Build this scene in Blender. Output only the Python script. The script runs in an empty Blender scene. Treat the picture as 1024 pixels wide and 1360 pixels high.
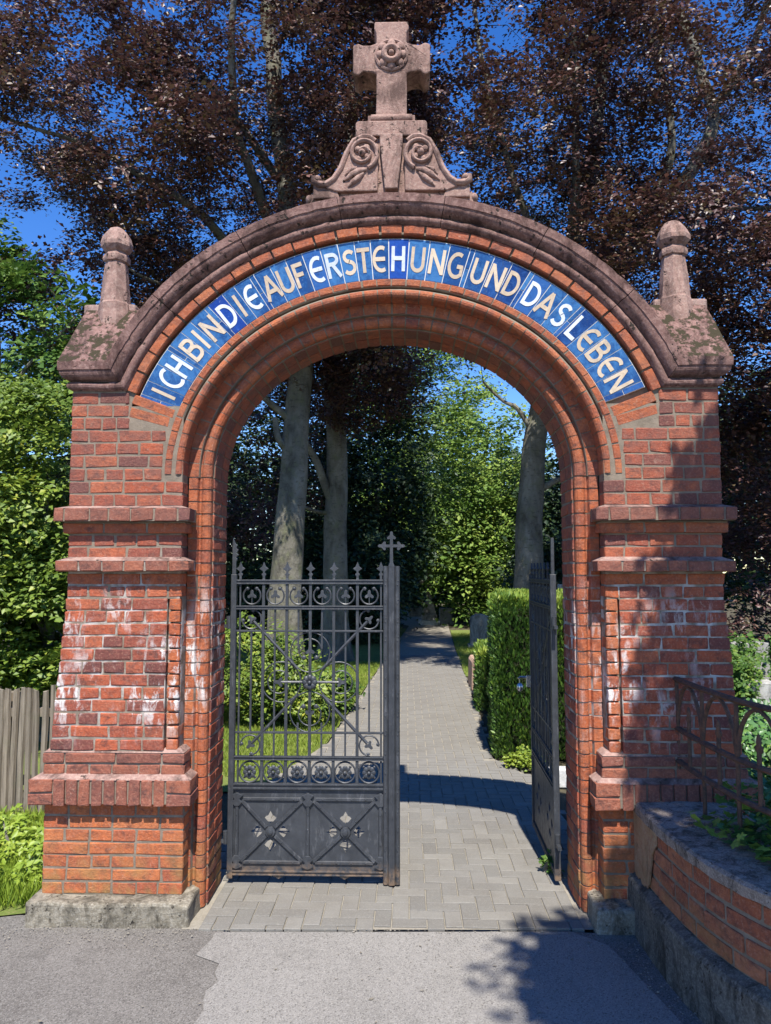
import bpy, bmesh, math, random
import numpy as np
from mathutils import Vector, Matrix, noise

S = bpy.context.scene
COL = S.collection
R = math.radians
random.seed(7)
RNG = np.random.default_rng(11)

# ------------------------------------------------------------------ camera, sky, sun, exposure
cam_d = bpy.data.cameras.new("camera")
cam = bpy.data.objects.new("camera", cam_d)
COL.objects.link(cam)
cam.location = (0.078, -3.92, 1.75)
cam.rotation_euler = (R(94.4), 0, R(1.6))
cam_d.sensor_fit = 'HORIZONTAL'
cam_d.sensor_width = 36.0
cam_d.lens = 36.0 * 1000.0 / 1024.0
cam_d.clip_start = 0.05
cam_d.clip_end = 2000
S.camera = cam

SUN_EL, SUN_AZ = 59.0, 3.0          # elevation; degrees to the right of straight behind the camera
world = bpy.data.worlds.new("World")
S.world = world
world.use_nodes = True
wn, wl = world.node_tree.nodes, world.node_tree.links
wn.clear()
sky = wn.new("ShaderNodeTexSky")
sky.sky_type = 'NISHITA'
sky.sun_disc = False
sky.sun_elevation = R(SUN_EL)
sky.sun_rotation = R(180 - SUN_AZ)
sky.air_density = 1.0
sky.dust_density = 0.0
sky.ozone_density = 3.5
bg = wn.new("ShaderNodeBackground")
bg.inputs[1].default_value = 0.13
wo = wn.new("ShaderNodeOutputWorld")
hs = wn.new("ShaderNodeHueSaturation")
hs.inputs['Saturation'].default_value = 1.32
hs.inputs['Hue'].default_value = 0.514
wl.new(sky.outputs[0], hs.inputs['Color'])
wl.new(hs.outputs[0], bg.inputs[0])
wl.new(bg.outputs[0], wo.inputs[0])

sun_d = bpy.data.lights.new("sun", 'SUN')
sun_d.energy = 5.0
sun_d.angle = R(0.55)
sun_d.color = (1.0, 0.965, 0.90)
sun = bpy.data.objects.new("sun", sun_d)
COL.objects.link(sun)
sdir = Vector((math.cos(R(SUN_EL)) * math.sin(R(SUN_AZ)), -math.cos(R(SUN_EL)) * math.cos(R(SUN_AZ)), math.sin(R(SUN_EL))))
sun.rotation_euler = sdir.to_track_quat('Z', 'Y').to_euler()
sun.location = sdir * 40

S.view_settings.view_transform = 'Standard'
S.view_settings.look = 'None'
S.view_settings.gamma = 1.0
S.view_settings.exposure = 0.84
S.cycles.max_bounces = 6
S.cycles.use_denoising = True

# ------------------------------------------------------------------ material helpers
class NT:
    def __init__(self, name):
        self.m = bpy.data.materials.new(name)
        self.m.use_nodes = True
        self.t = self.m.node_tree
        self.t.nodes.clear()
        self.out = self.n("ShaderNodeOutputMaterial")
    def n(self, k, **kw):
        o = self.t.nodes.new(k)
        for a, b in kw.items():
            setattr(o, a, b)
        return o
    def l(self, a, b):
        self.t.links.new(a, b)
    def val(self, sock, v):
        if hasattr(v, 'links') or hasattr(v, 'is_output'):
            self.l(v, sock)
        else:
            sock.default_value = v
    def noise(self, vec, scale, detail=4, rough=0.6, dist=0.0):
        o = self.n("ShaderNodeTexNoise")
        o.inputs['Scale'].default_value = scale
        o.inputs['Detail'].default_value = detail
        o.inputs['Roughness'].default_value = rough
        o.inputs['Distortion'].default_value = dist
        if vec is not None:
            self.l(vec, o.inputs['Vector'])
        return o.outputs[0]
    def ramp(self, fac, pts, interp='LINEAR'):
        o = self.n("ShaderNodeValToRGB")
        o.color_ramp.interpolation = interp
        e = o.color_ramp.elements
        while len(e) < len(pts):
            e.new(0.5)
        for i, (p, c) in enumerate(pts):
            e[i].position = p
            e[i].color = (c[0], c[1], c[2], 1) if not isinstance(c, (int, float)) else (c, c, c, 1)
        self.l(fac, o.inputs[0])
        return o.outputs[0]
    def mix(self, fac, a, b, mode='MIX'):
        o = self.n("ShaderNodeMix", data_type='RGBA', blend_type=mode)
        self.val(o.inputs[0], fac)
        self.val(o.inputs[6], a if not isinstance(a, tuple) else (*a, 1))
        self.val(o.inputs[7], b if not isinstance(b, tuple) else (*b, 1))
        return o.outputs[2]
    def math(self, op, a, b=0.0, clamp=False):
        o = self.n("ShaderNodeMath", operation=op, use_clamp=clamp)
        self.val(o.inputs[0], a)
        self.val(o.inputs[1], b)
        return o.outputs[0]
    def band(self, v, a0, a1, b0, b1):
        o = self.n("ShaderNodeMapRange"); o.clamp = True
        self.l(v, o.inputs[0]); o.inputs[1].default_value = a0; o.inputs[2].default_value = a1
        p = self.n("ShaderNodeMapRange"); p.clamp = True
        self.l(v, p.inputs[0]); p.inputs[1].default_value = b0; p.inputs[2].default_value = b1
        p.inputs[3].default_value = 1; p.inputs[4].default_value = 0
        return self.math('MULTIPLY', o.outputs[0], p.outputs[0])
    def pos(self):
        return self.n("ShaderNodeNewGeometry").outputs['Position']
    def sep(self, v):
        o = self.n("ShaderNodeSeparateXYZ"); self.l(v, o.inputs[0]); return o.outputs
    def scalev(self, v, s):
        o = self.n("ShaderNodeVectorMath", operation='MULTIPLY')
        self.l(v, o.inputs[0]); o.inputs[1].default_value = s
        return o.outputs[0]
    def bump(self, h, strength, dist):
        o = self.n("ShaderNodeBump")
        o.inputs['Strength'].default_value = strength
        o.inputs['Distance'].default_value = dist
        self.l(h, o.inputs['Height'])
        return o.outputs[0]
    def finish(self, color, rough=0.8, normal=None, metallic=0.0, spec=0.5, coat=0.0):
        p = self.n("ShaderNodeBsdfPrincipled")
        self.val(p.inputs['Base Color'], color if not isinstance(color, tuple) else (*color, 1))
        self.val(p.inputs['Roughness'], rough)
        p.inputs['Metallic'].default_value = metallic
        p.inputs['Specular IOR Level'].default_value = spec
        p.inputs['Coat Weight'].default_value = coat
        if normal is not None:
            self.l(normal, p.inputs['Normal'])
        self.l(p.outputs[0], self.out.inputs[0])
        return self.m

def brick_mat(name, ramp_pts, dirt=1.0):
    t = NT(name)
    pos = t.pos()
    xyz = t.sep(pos)
    rnd = t.n("ShaderNodeObjectInfo").outputs['Random']
    base = t.ramp(rnd, ramp_pts)
    n1 = t.noise(pos, 22, 5, 0.65)
    base = t.mix(t.ramp(n1, [(0.38, 0.0), (0.66, 0.85)]), base, t.mix(0.6, base, (0.12, 0.045, 0.035)))
    n2 = t.noise(pos, 90, 3, 0.7)
    base = t.mix(t.ramp(n2, [(0.5, 0.0), (0.75, 0.45)]), base, (0.52, 0.26, 0.17))
    sm = t.ramp(t.noise(pos, 34, 6, 0.8, 0.8), [(0.57, 0.0), (0.68, 0.55)])
    base = t.mix(sm, base, (0.40, 0.27, 0.20))
    base = t.mix(t.ramp(t.noise(t.scalev(pos, (13, 13, 20)), 1.0, 6, 0.75, 0.5), [(0.52, 0.0), (0.66, 0.75)]), base, (0.085, 0.046, 0.04))
    # dusty weathering high on the gateway, under the stone coping
    wz = t.band(xyz[2], 1.55, 2.35, 5, 6)
    n3 = t.noise(t.scalev(pos, (7, 7, 9)), 1.0, 5, 0.7)
    wm = t.math('MULTIPLY', wz, t.ramp(n3, [(0.38, 0.0), (0.64, 0.75 * dirt)]))
    base = t.mix(wm, base, (0.165, 0.085, 0.068))
    # ochre and green damp near the ground
    gz = t.band(xyz[2], -1, -0.5, 0.12, 0.42)
    n4 = t.noise(pos, 8, 4, 0.6)
    base = t.mix(t.math('MULTIPLY', gz, t.ramp(n4, [(0.42, 0.0), (0.62, 0.75)])), base, (0.34, 0.20, 0.07))
    base = t.mix(t.math('MULTIPLY', gz, t.ramp(t.noise(pos, 5, 5, 0.7), [(0.55, 0.0), (0.7, 0.7)])), base, (0.07, 0.065, 0.04))
    # white lime bloom running down
    ez = t.band(xyz[2], 0.80, 1.10, 1.35, 1.75)
    n5 = t.noise(t.scalev(pos, (17, 17, 6)), 1.0, 5, 0.7, 0.4)
    n6 = t.math('SUBTRACT', t.noise(t.scalev(pos, (3.1, 3.1, 2.4)), 1.0, 2, 0.5), t.math('MULTIPLY', t.band(xyz[0], 1.05, 1.25, 9, 10), 0.09))
    em = t.math('MULTIPLY', ez, t.math('MULTIPLY', t.ramp(n5, [(0.50, 0.0), (0.60, 1.0)]), t.ramp(n6, [(0.44, 0.0), (0.58, 1.0)])))
    base = t.mix(em, base, (0.66, 0.62, 0.58))
    h = t.math('ADD', t.noise(pos, 60, 6, 0.7), t.math('MULTIPLY', t.noise(pos, 220, 3, 0.6), 0.4))
    return t.finish(base, 0.88, t.bump(h, 0.8, 0.009), spec=0.2)

def mortar_mat(name, c=(0.27, 0.215, 0.16)):
    t = NT(name)
    pos = t.pos(); xyz = t.sep(pos)
    base = t.mix(t.ramp(t.noise(pos, 14, 6, 0.7), [(0.35, 0.0), (0.7, 1.0)]), tuple(x * 0.6 for x in c), c)
    wz = t.band(xyz[2], 0.7, 1.2, 1.6, 1.9)
    base = t.mix(t.math('MULTIPLY', wz, t.ramp(t.noise(pos, 9, 4, 0.6), [(0.45, 0.0), (0.6, 0.7)])), base, (0.62, 0.58, 0.53))
    gz = t.band(xyz[2], -1, -0.5, 0.1, 0.4)
    base = t.mix(t.math('MULTIPLY', gz, t.ramp(t.noise(pos, 6, 5, 0.7), [(0.45, 0.0), (0.65, 0.75)])), base, (0.13, 0.115, 0.075))
    return t.finish(base, 0.95, t.bump(t.noise(pos, 120, 6, 0.75), 0.6, 0.006), spec=0.15)

def stone_mat(name, c1, c2, c3, moss=False, scale=1.0, pits=True):
    t = NT(name)
    geo = t.n("ShaderNodeNewGeometry")
    pos = geo.outputs['Position']
    base = t.mix(t.ramp(t.noise(pos, 9 * scale, 6, 0.7), [(0.35, 0.0), (0.68, 1.0)]), c1, c2)
    base = t.mix(t.ramp(t.noise(pos, 55 * scale, 4, 0.75), [(0.46, 0.0), (0.66, 0.8)]), base, c3)
    base = t.mix(t.ramp(t.noise(t.scalev(pos, (6, 6, 2.5)), 1.0 * scale, 6, 0.75, 0.6), [(0.47, 0.0), (0.63, 0.85)]), base, tuple(x * 0.30 for x in c1))
    h = t.math('ADD', t.noise(pos, 45 * scale, 6, 0.75), t.math('MULTIPLY', t.noise(pos, 190 * scale, 4, 0.7), 0.5))
    if pits:
        wv = t.n("ShaderNodeTexNoise"); wv.inputs['Scale'].default_value = 38; wv.inputs['Detail'].default_value = 3; t.l(pos, wv.inputs['Vector'])
        wa = t.n("ShaderNodeVectorMath", operation='MULTIPLY_ADD'); t.l(wv.outputs['Color'], wa.inputs[0]); wa.inputs[1].default_value = (0.05, 0.05, 0.09); t.l(t.scalev(pos, (1, 1, 0.62)), wa.inputs[2])
        v = t.n("ShaderNodeTexVoronoi"); v.inputs['Scale'].default_value = 24 * scale; t.l(wa.outputs[0], v.inputs['Vector'])
        pit = t.ramp(v.outputs['Distance'], [(0.15, 1.0), (0.30, 0.0)])
        pm = t.math('MULTIPLY', pit, t.ramp(t.noise(pos, 11, 3), [(0.47, 0.0), (0.56, 1.0)]))
        base = t.mix(pm, base, (0.035, 0.028, 0.022))
        h = t.math('SUBTRACT', h, t.math('MULTIPLY', pm, 0.9))
    if moss:
        nz = t.sep(geo.outputs['Normal'])[2]
        mm = t.math('MULTIPLY', t.ramp(nz, [(0.35, 0.0), (0.55, 1.0)]), t.ramp(t.noise(pos, 19, 5, 0.7), [(0.475, 0.0), (0.53, 1.0)]))
        base = t.mix(mm, base, (0.042, 0.034, 0.018))
        h = t.math('ADD', h, t.math('MULTIPLY', mm, 0.8))
    return t.finish(base, 0.92, t.bump(h, 0.6, 0.010), spec=0.2)

def leaf_mat(name, pts, rough=0.42, trans=0.25, spec=0.5):
    t = NT(name)
    a = t.n("ShaderNodeAttribute"); a.attribute_name = "rnd"
    c = t.ramp(a.outputs['Fac'], pts)
    p = t.n("ShaderNodeBsdfPrincipled")
    t.l(c, p.inputs['Base Color']); p.inputs['Roughness'].default_value = rough
    p.inputs['Specular IOR Level'].default_value = spec
    tr = t.n("ShaderNodeBsdfTranslucent"); t.l(c, tr.inputs[0])
    mx = t.n("ShaderNodeMixShader"); mx.inputs[0].default_value = trans
    t.l(p.outputs[0], mx.inputs[1]); t.l(tr.outputs[0], mx.inputs[2])
    t.l(mx.outputs[0], t.out.inputs[0])
    return t.m

def ground_mat(name, c1, c2, c3, s1, s2, bump, rough=0.95):
    t = NT(name); pos = t.pos()
    base = t.mix(t.ramp(t.noise(pos, s1, 6, 0.7), [(0.35, 0.0), (0.66, 1.0)]), c1, c2)
    base = t.mix(t.ramp(t.noise(pos, s2, 3, 0.8), [(0.5, 0.0), (0.7, 0.9)]), base, c3)
    return t.finish(base, rough, t.bump(t.noise(pos, s2, 4, 0.8), 0.7, bump), spec=0.25)

def asphalt_mat(name, dark, light, chip):
    t = NT(name); pos = t.pos()
    base = t.mix(t.ramp(t.noise(pos, 1.6, 6, 0.65), [(0.35, 0.0), (0.65, 1.0)]), dark, light)
    v = t.n("ShaderNodeTexVoronoi"); v.inputs['Scale'].default_value = 210; t.l(pos, v.inputs['Vector'])
    g = t.n("ShaderNodeRGBToBW"); t.l(v.outputs['Color'], g.inputs[0])
    base = t.mix(t.ramp(g.outputs[0], [(0.55, 0.0), (0.9, 0.5)]), base, chip)
    base = t.mix(t.ramp(g.outputs[0], [(0.12, 0.75), (0.32, 0.0)]), base, tuple(x * 0.42 for x in dark))
    base = t.mix(t.ramp(t.noise(pos, 7, 5, 0.7, 0.5), [(0.58, 0.0), (0.72, 0.5)]), base, tuple(x * 0.55 for x in dark))
    return t.finish(base, 0.9, t.bump(v.outputs['Distance'], 0.6, 0.003), spec=0.3)

M = {}
M['brick'] = brick_mat('red_brick', [(0.0, (0.45, 0.105, 0.045)), (0.22, (0.38, 0.09, 0.045)), (0.42, (0.28, 0.075, 0.048)), (0.6, (0.46, 0.125, 0.055)), (0.74, (0.33, 0.085, 0.05)), (0.86, (0.20, 0.065, 0.05)), (1.0, (0.14, 0.05, 0.044))])
M['orange'] = brick_mat('orange_brick', [(0.0, (0.46, 0.125, 0.045)), (0.5, (0.40, 0.10, 0.04)), (0.8, (0.48, 0.15, 0.06)), (1.0, (0.33, 0.085, 0.05))], 0.55)
M['maroon'] = brick_mat('weathered_ledge_brick', [(0.0, (0.30, 0.105, 0.065)), (0.5, (0.23, 0.085, 0.06)), (0.8, (0.36, 0.12, 0.065)), (1.0, (0.17, 0.07, 0.06))])
M['plinth'] = brick_mat('plinth_brick', [(0.0, (0.50, 0.145, 0.05)), (0.4, (0.44, 0.115, 0.045)), (0.7, (0.50, 0.165, 0.06)), (1.0, (0.36, 0.09, 0.045))])
M['wallbrick'] = brick_mat('wall_brick', [(0.0, (0.38, 0.12, 0.055)), (0.5, (0.32, 0.10, 0.05)), (1.0, (0.42, 0.16, 0.08))])
M['mortar'] = mortar_mat('mortar')
M['stone'] = stone_mat('red_sandstone', (0.27, 0.175, 0.15), (0.36, 0.235, 0.20), (0.42, 0.30, 0.25), moss=True)
M['coping'] = stone_mat('dark_red_sandstone', (0.165, 0.088, 0.074), (0.245, 0.142, 0.12), (0.33, 0.21, 0.175), moss=True)
M['stone_clean'] = stone_mat('pink_sandstone', (0.25, 0.15, 0.122), (0.345, 0.215, 0.175), (0.42, 0.295, 0.24))
M['concrete'] = stone_mat('old_concrete', (0.17, 0.145, 0.105), (0.28, 0.245, 0.185), (0.38, 0.345, 0.28), scale=1.3)
M['wallcap'] = stone_mat('wall_cap_concrete', (0.19, 0.15, 0.12), (0.31, 0.25, 0.205), (0.43, 0.365, 0.31), scale=2.4)
M['render'] = stone_mat('dark_render', (0.085, 0.078, 0.065), (0.155, 0.14, 0.115), (0.25, 0.23, 0.19), scale=1.6)
M['pinkstone'] = stone_mat('pink_kerb_stone', (0.46, 0.29, 0.20), (0.52, 0.34, 0.25), (0.55, 0.40, 0.3), scale=2, pits=False)
M['grave'] = stone_mat('grey_grave_stone', (0.22, 0.21, 0.19), (0.32, 0.31, 0.28), (0.4, 0.39, 0.36), pits=False)
M['grave2'] = stone_mat('weathered_white_stone', (0.34, 0.325, 0.29), (0.46, 0.44, 0.40), (0.5, 0.48, 0.45), pits=False)
M['palegrave'] = stone_mat('pale_grave_stone', (0.5, 0.49, 0.46), (0.62, 0.6, 0.57), (0.66, 0.65, 0.63), pits=False)

def iron_mat():
    t = NT('painted_iron'); pos = t.pos()
    base = t.mix(t.ramp(t.noise(pos, 18, 5, 0.7), [(0.35, 0.0), (0.7, 1.0)]), (0.026, 0.028, 0.032), (0.046, 0.049, 0.055))
    base = t.mix(t.ramp(t.noise(t.scalev(pos, (40, 40, 9)), 1.0, 5, 0.75), [(0.56, 0.0), (0.72, 0.55)]), base, (0.14, 0.14, 0.145))
    xyz = t.sep(pos)
    rz = t.band(xyz[2], -1, -0.5, 0.05, 0.13)
    base = t.mix(t.math('MULTIPLY', rz, t.ramp(t.noise(pos, 25, 4, 0.7), [(0.4, 0.0), (0.6, 0.8)])), base, (0.20, 0.13, 0.08))
    return t.finish(base, t.ramp(t.noise(pos, 30, 3), [(0.3, 0.36), (0.7, 0.58)]), t.bump(t.noise(pos, 90, 5, 0.7), 0.35, 0.003), spec=0.5)
M['iron'] = iron_mat()
def rust_mat():
    t = NT('rusty_iron'); pos = t.pos()
    base = t.mix(t.ramp(t.noise(pos, 30, 6, 0.7), [(0.35, 0.0), (0.65, 1.0)]), (0.045, 0.032, 0.026), (0.15, 0.075, 0.045))
    return t.finish(base, 0.75, t.bump(t.noise(pos, 120, 5, 0.7), 0.6, 0.004), spec=0.3)
M['rust'] = rust_mat()
def steel_mat():
    t = NT('handle_metal'); return t.finish((0.55, 0.55, 0.56), 0.25, metallic=0.9)
M['steel'] = steel_mat()
def wood_mat():
    t = NT('weathered_wood'); pos = t.pos()
    rnd = t.n("ShaderNodeObjectInfo").outputs['Random']
    base = t.ramp(rnd, [(0.0, (0.20, 0.165, 0.125)), (0.5, (0.27, 0.225, 0.17)), (1.0, (0.23, 0.18, 0.13))])
    g = t.noise(t.scalev(pos, (70, 70, 3.5)), 1.0, 5, 0.7)
    base = t.mix(t.ramp(g, [(0.4, 0.0), (0.65, 0.8)]), base, (0.09, 0.072, 0.052))
    base = t.mix(t.ramp(t.noise(pos, 6, 4), [(0.55, 0.0), (0.75, 0.5)]), base, (0.13, 0.13, 0.075))
    return t.finish(base, 0.9, t.bump(g, 0.6, 0.006), spec=0.2)
M['wood'] = wood_mat()
def bark_mat():
    t = NT('beech_bark'); pos = t.pos()
    base = t.mix(t.ramp(t.noise(t.scalev(pos, (3, 3, 1.6)), 1.0, 6, 0.65, 0.5), [(0.35, 0.0), (0.65, 1.0)]), (0.085, 0.078, 0.06), (0.25, 0.23, 0.185))
    base = t.mix(t.ramp(t.noise(pos, 5, 5, 0.7), [(0.5, 0.0), (0.68, 0.7)]), base, (0.15, 0.155, 0.08))
    base = t.mix(t.ramp(t.noise(t.scalev(pos, (9, 9, 22)), 1.0, 5, 0.7), [(0.54, 0.0), (0.68, 0.75)]), base, (0.055, 0.05, 0.04))
    return t.finish(base, 0.9, t.bump(t.noise(t.scalev(pos, (12, 12, 5)), 1.0, 6, 0.7), 0.8, 0.05), spec=0.2)
M['twig'] = ground_mat('dark_twig', (0.035, 0.03, 0.024), (0.06, 0.05, 0.04), (0.09, 0.08, 0.06), 6, 30, 0.01)
M['bark'] = bark_mat()

def glaze(name, c1, c2, sc=20, rough=0.16):
    t = NT(name); pos = t.pos()
    rnd = t.n("ShaderNodeObjectInfo").outputs['Random']
    k = t.math('ADD', t.math('MULTIPLY', t.noise(pos, sc, 5, 0.7, 0.6), 0.8), t.math('MULTIPLY', rnd, 0.32))
    base = t.mix(t.ramp(k, [(0.42, 0.0), (0.68, 1.0)]), c1, c2)
    base = t.mix(t.ramp(t.noise(t.scalev(pos, (60, 60, 60)), 1.0, 4, 0.7), [(0.62, 0.0), (0.74, 0.35)]), base, (0.32, 0.40, 0.50))
    base = t.mix(t.ramp(t.noise(t.scalev(pos, (28, 28, 7)), 1.0, 6, 0.75, 0.4), [(0.56, 0.0), (0.72, 0.4)]), base, (0.05, 0.055, 0.06))
    return t.finish(base, rough, t.bump(t.noise(pos, 16, 3), 0.2, 0.012), spec=0.5, coat=0.3)
M['tile'] = glaze('blue_glazed_tile', (0.012, 0.048, 0.155), (0.045, 0.145, 0.32), 26)
M['tile_dark'] = glaze('dark_blue_glazed_tile', (0.008, 0.028, 0.12), (0.028, 0.09, 0.26), 26)
M['tile_cobalt'] = glaze('cobalt_glazed_tile', (0.010, 0.032, 0.19), (0.018, 0.07, 0.31))
M['cream'] = glaze('cream_glaze', (0.46, 0.35, 0.23), (0.58, 0.46, 0.32), 40, 0.25)
M['white'] = glaze('white_glaze', (0.46, 0.49, 0.53), (0.60, 0.62, 0.66), 40, 0.22)
def paver_mat():
    t = NT('concrete_paver'); pos = t.pos()
    rnd = t.n("ShaderNodeObjectInfo").outputs['Random']
    base = t.ramp(rnd, [(0.0, (0.155, 0.146, 0.128)), (0.5, (0.185, 0.173, 0.152)), (0.8, (0.21, 0.196, 0.17)), (1.0, (0.135, 0.127, 0.113))])
    base = t.mix(t.ramp(t.noise(pos, 2.2, 5, 0.7), [(0.4, 0.0), (0.68, 0.6)]), base, (0.135, 0.12, 0.10))
    base = t.mix(t.ramp(t.noise(pos, 140, 3, 0.8), [(0.5, 0.0), (0.75, 0.6)]), base, (0.31, 0.285, 0.245))
    base = t.mix(t.ramp(t.noise(pos, 9, 5, 0.75), [(0.60, 0.0), (0.75, 0.5)]), base, (0.12, 0.11, 0.085))
    return t.finish(base, 0.93, t.bump(t.noise(pos, 160, 4, 0.8), 0.5, 0.004), spec=0.2)
M['paver'] = paver_mat()
M['path'] = ground_mat('path_paving', (0.24, 0.215, 0.18), (0.31, 0.28, 0.235), (0.38, 0.345, 0.29), 3, 90, 0.004)
M['joint'] = ground_mat('paver_joint_sand', (0.19, 0.165, 0.125), (0.29, 0.26, 0.21), (0.36, 0.325, 0.265), 9, 200, 0.004)
M['asphalt'] = asphalt_mat('old_asphalt', (0.115, 0.103, 0.09), (0.165, 0.15, 0.132), (0.30, 0.28, 0.25))
M['asphalt2'] = asphalt_mat('pale_asphalt_patch', (0.195, 0.18, 0.16), (0.235, 0.218, 0.195), (0.36, 0.335, 0.30))
M['soil'] = ground_mat('soil', (0.06, 0.05, 0.03), (0.10, 0.085, 0.05), (0.13, 0.11, 0.07), 4, 60, 0.02)
M['lawnbase'] = ground_mat('lawn_soil', (0.10, 0.14, 0.03), (0.17, 0.21, 0.045), (0.24, 0.21, 0.08), 3, 60, 0.02)
M['beech'] = leaf_mat('copper_beech_leaf', [(0.0, (0.045, 0.026, 0.026)), (0.35, (0.075, 0.038, 0.034)), (0.6, (0.115, 0.050, 0.040)), (0.78, (0.105, 0.082, 0.038)), (1.0, (0.18, 0.085, 0.065))], 0.42, 0.18, 0.42)
M['green'] = leaf_mat('bright_green_leaf', [(0.0, (0.07, 0.125, 0.018)), (0.5, (0.145, 0.215, 0.028)), (0.85, (0.24, 0.30, 0.035)), (1.0, (0.34, 0.35, 0.05))], 0.5, 0.3)
M['midgreen'] = leaf_mat('mid_green_leaf', [(0.0, (0.035, 0.085, 0.016)), (0.6, (0.085, 0.16, 0.028)), (1.0, (0.21, 0.29, 0.05))], 0.55, 0.28, 0.25)
M['fresh'] = leaf_mat('fresh_green_leaf', [(0.0, (0.06, 0.125, 0.02)), (0.5, (0.14, 0.23, 0.04)), (1.0, (0.32, 0.40, 0.08))], 0.55, 0.3, 0.25)
M['darkgreen'] = leaf_mat('dark_green_leaf', [(0.0, (0.016, 0.034, 0.013)), (0.6, (0.032, 0.06, 0.022)), (1.0, (0.06, 0.095, 0.03))], 0.5, 0.15, 0.3)
M['hedge'] = leaf_mat('hedge_leaf', [(0.0, (0.04, 0.09, 0.016)), (0.45, (0.08, 0.16, 0.024)), (0.85, (0.20, 0.29, 0.035)), (1.0, (0.30, 0.36, 0.05))], 0.45, 0.25)
M['lime'] = leaf_mat('lime_leaf', [(0.0, (0.13, 0.20, 0.02)), (0.6, (0.24, 0.30, 0.03)), (1.0, (0.36, 0.38, 0.05))], 0.5, 0.3)
M['grass'] = leaf_mat('grass_blade', [(0.0, (0.15, 0.215, 0.03)), (0.6, (0.25, 0.32, 0.045)), (0.9, (0.34, 0.37, 0.07)), (1.0, (0.44, 0.40, 0.16))], 0.6, 0.3, 0.3)
M['lime2'] = leaf_mat('weed_leaf', [(0.0, (0.14, 0.22, 0.02)), (0.6, (0.26, 0.35, 0.035)), (1.0, (0.38, 0.43, 0.06))], 0.5, 0.3)
M['litter'] = ground_mat('dry_leaf', (0.12, 0.10, 0.07), (0.3, 0.27, 0.22), (0.2, 0.17, 0.12), 20, 60, 0.002)
M['ivy'] = leaf_mat('ivy_leaf', [(0.0, (0.045, 0.11, 0.035)), (0.6, (0.08, 0.18, 0.04)), (1.0, (0.20, 0.31, 0.05))], 0.42, 0.15)

# ------------------------------------------------------------------ mesh helpers
def link(o, parent=None):
    COL.objects.link(o)
    if parent is not None:
        o.parent = parent
    return o
def tag(o, label=None, cat=None, group=None, kind=None):
    if label: o['label'] = label
    if cat: o['category'] = cat
    if group: o['group'] = group
    if kind: o['kind'] = kind
    return o
def empty(name, label=None, cat=None, loc=(0, 0, 0), rz=0, group=None):
    o = bpy.data.objects.new(name, None)
    o.location = loc; o.rotation_euler = (0, 0, rz)
    o.empty_display_size = 0.1
    link(o)
    return tag(o, label, cat, group)

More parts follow.
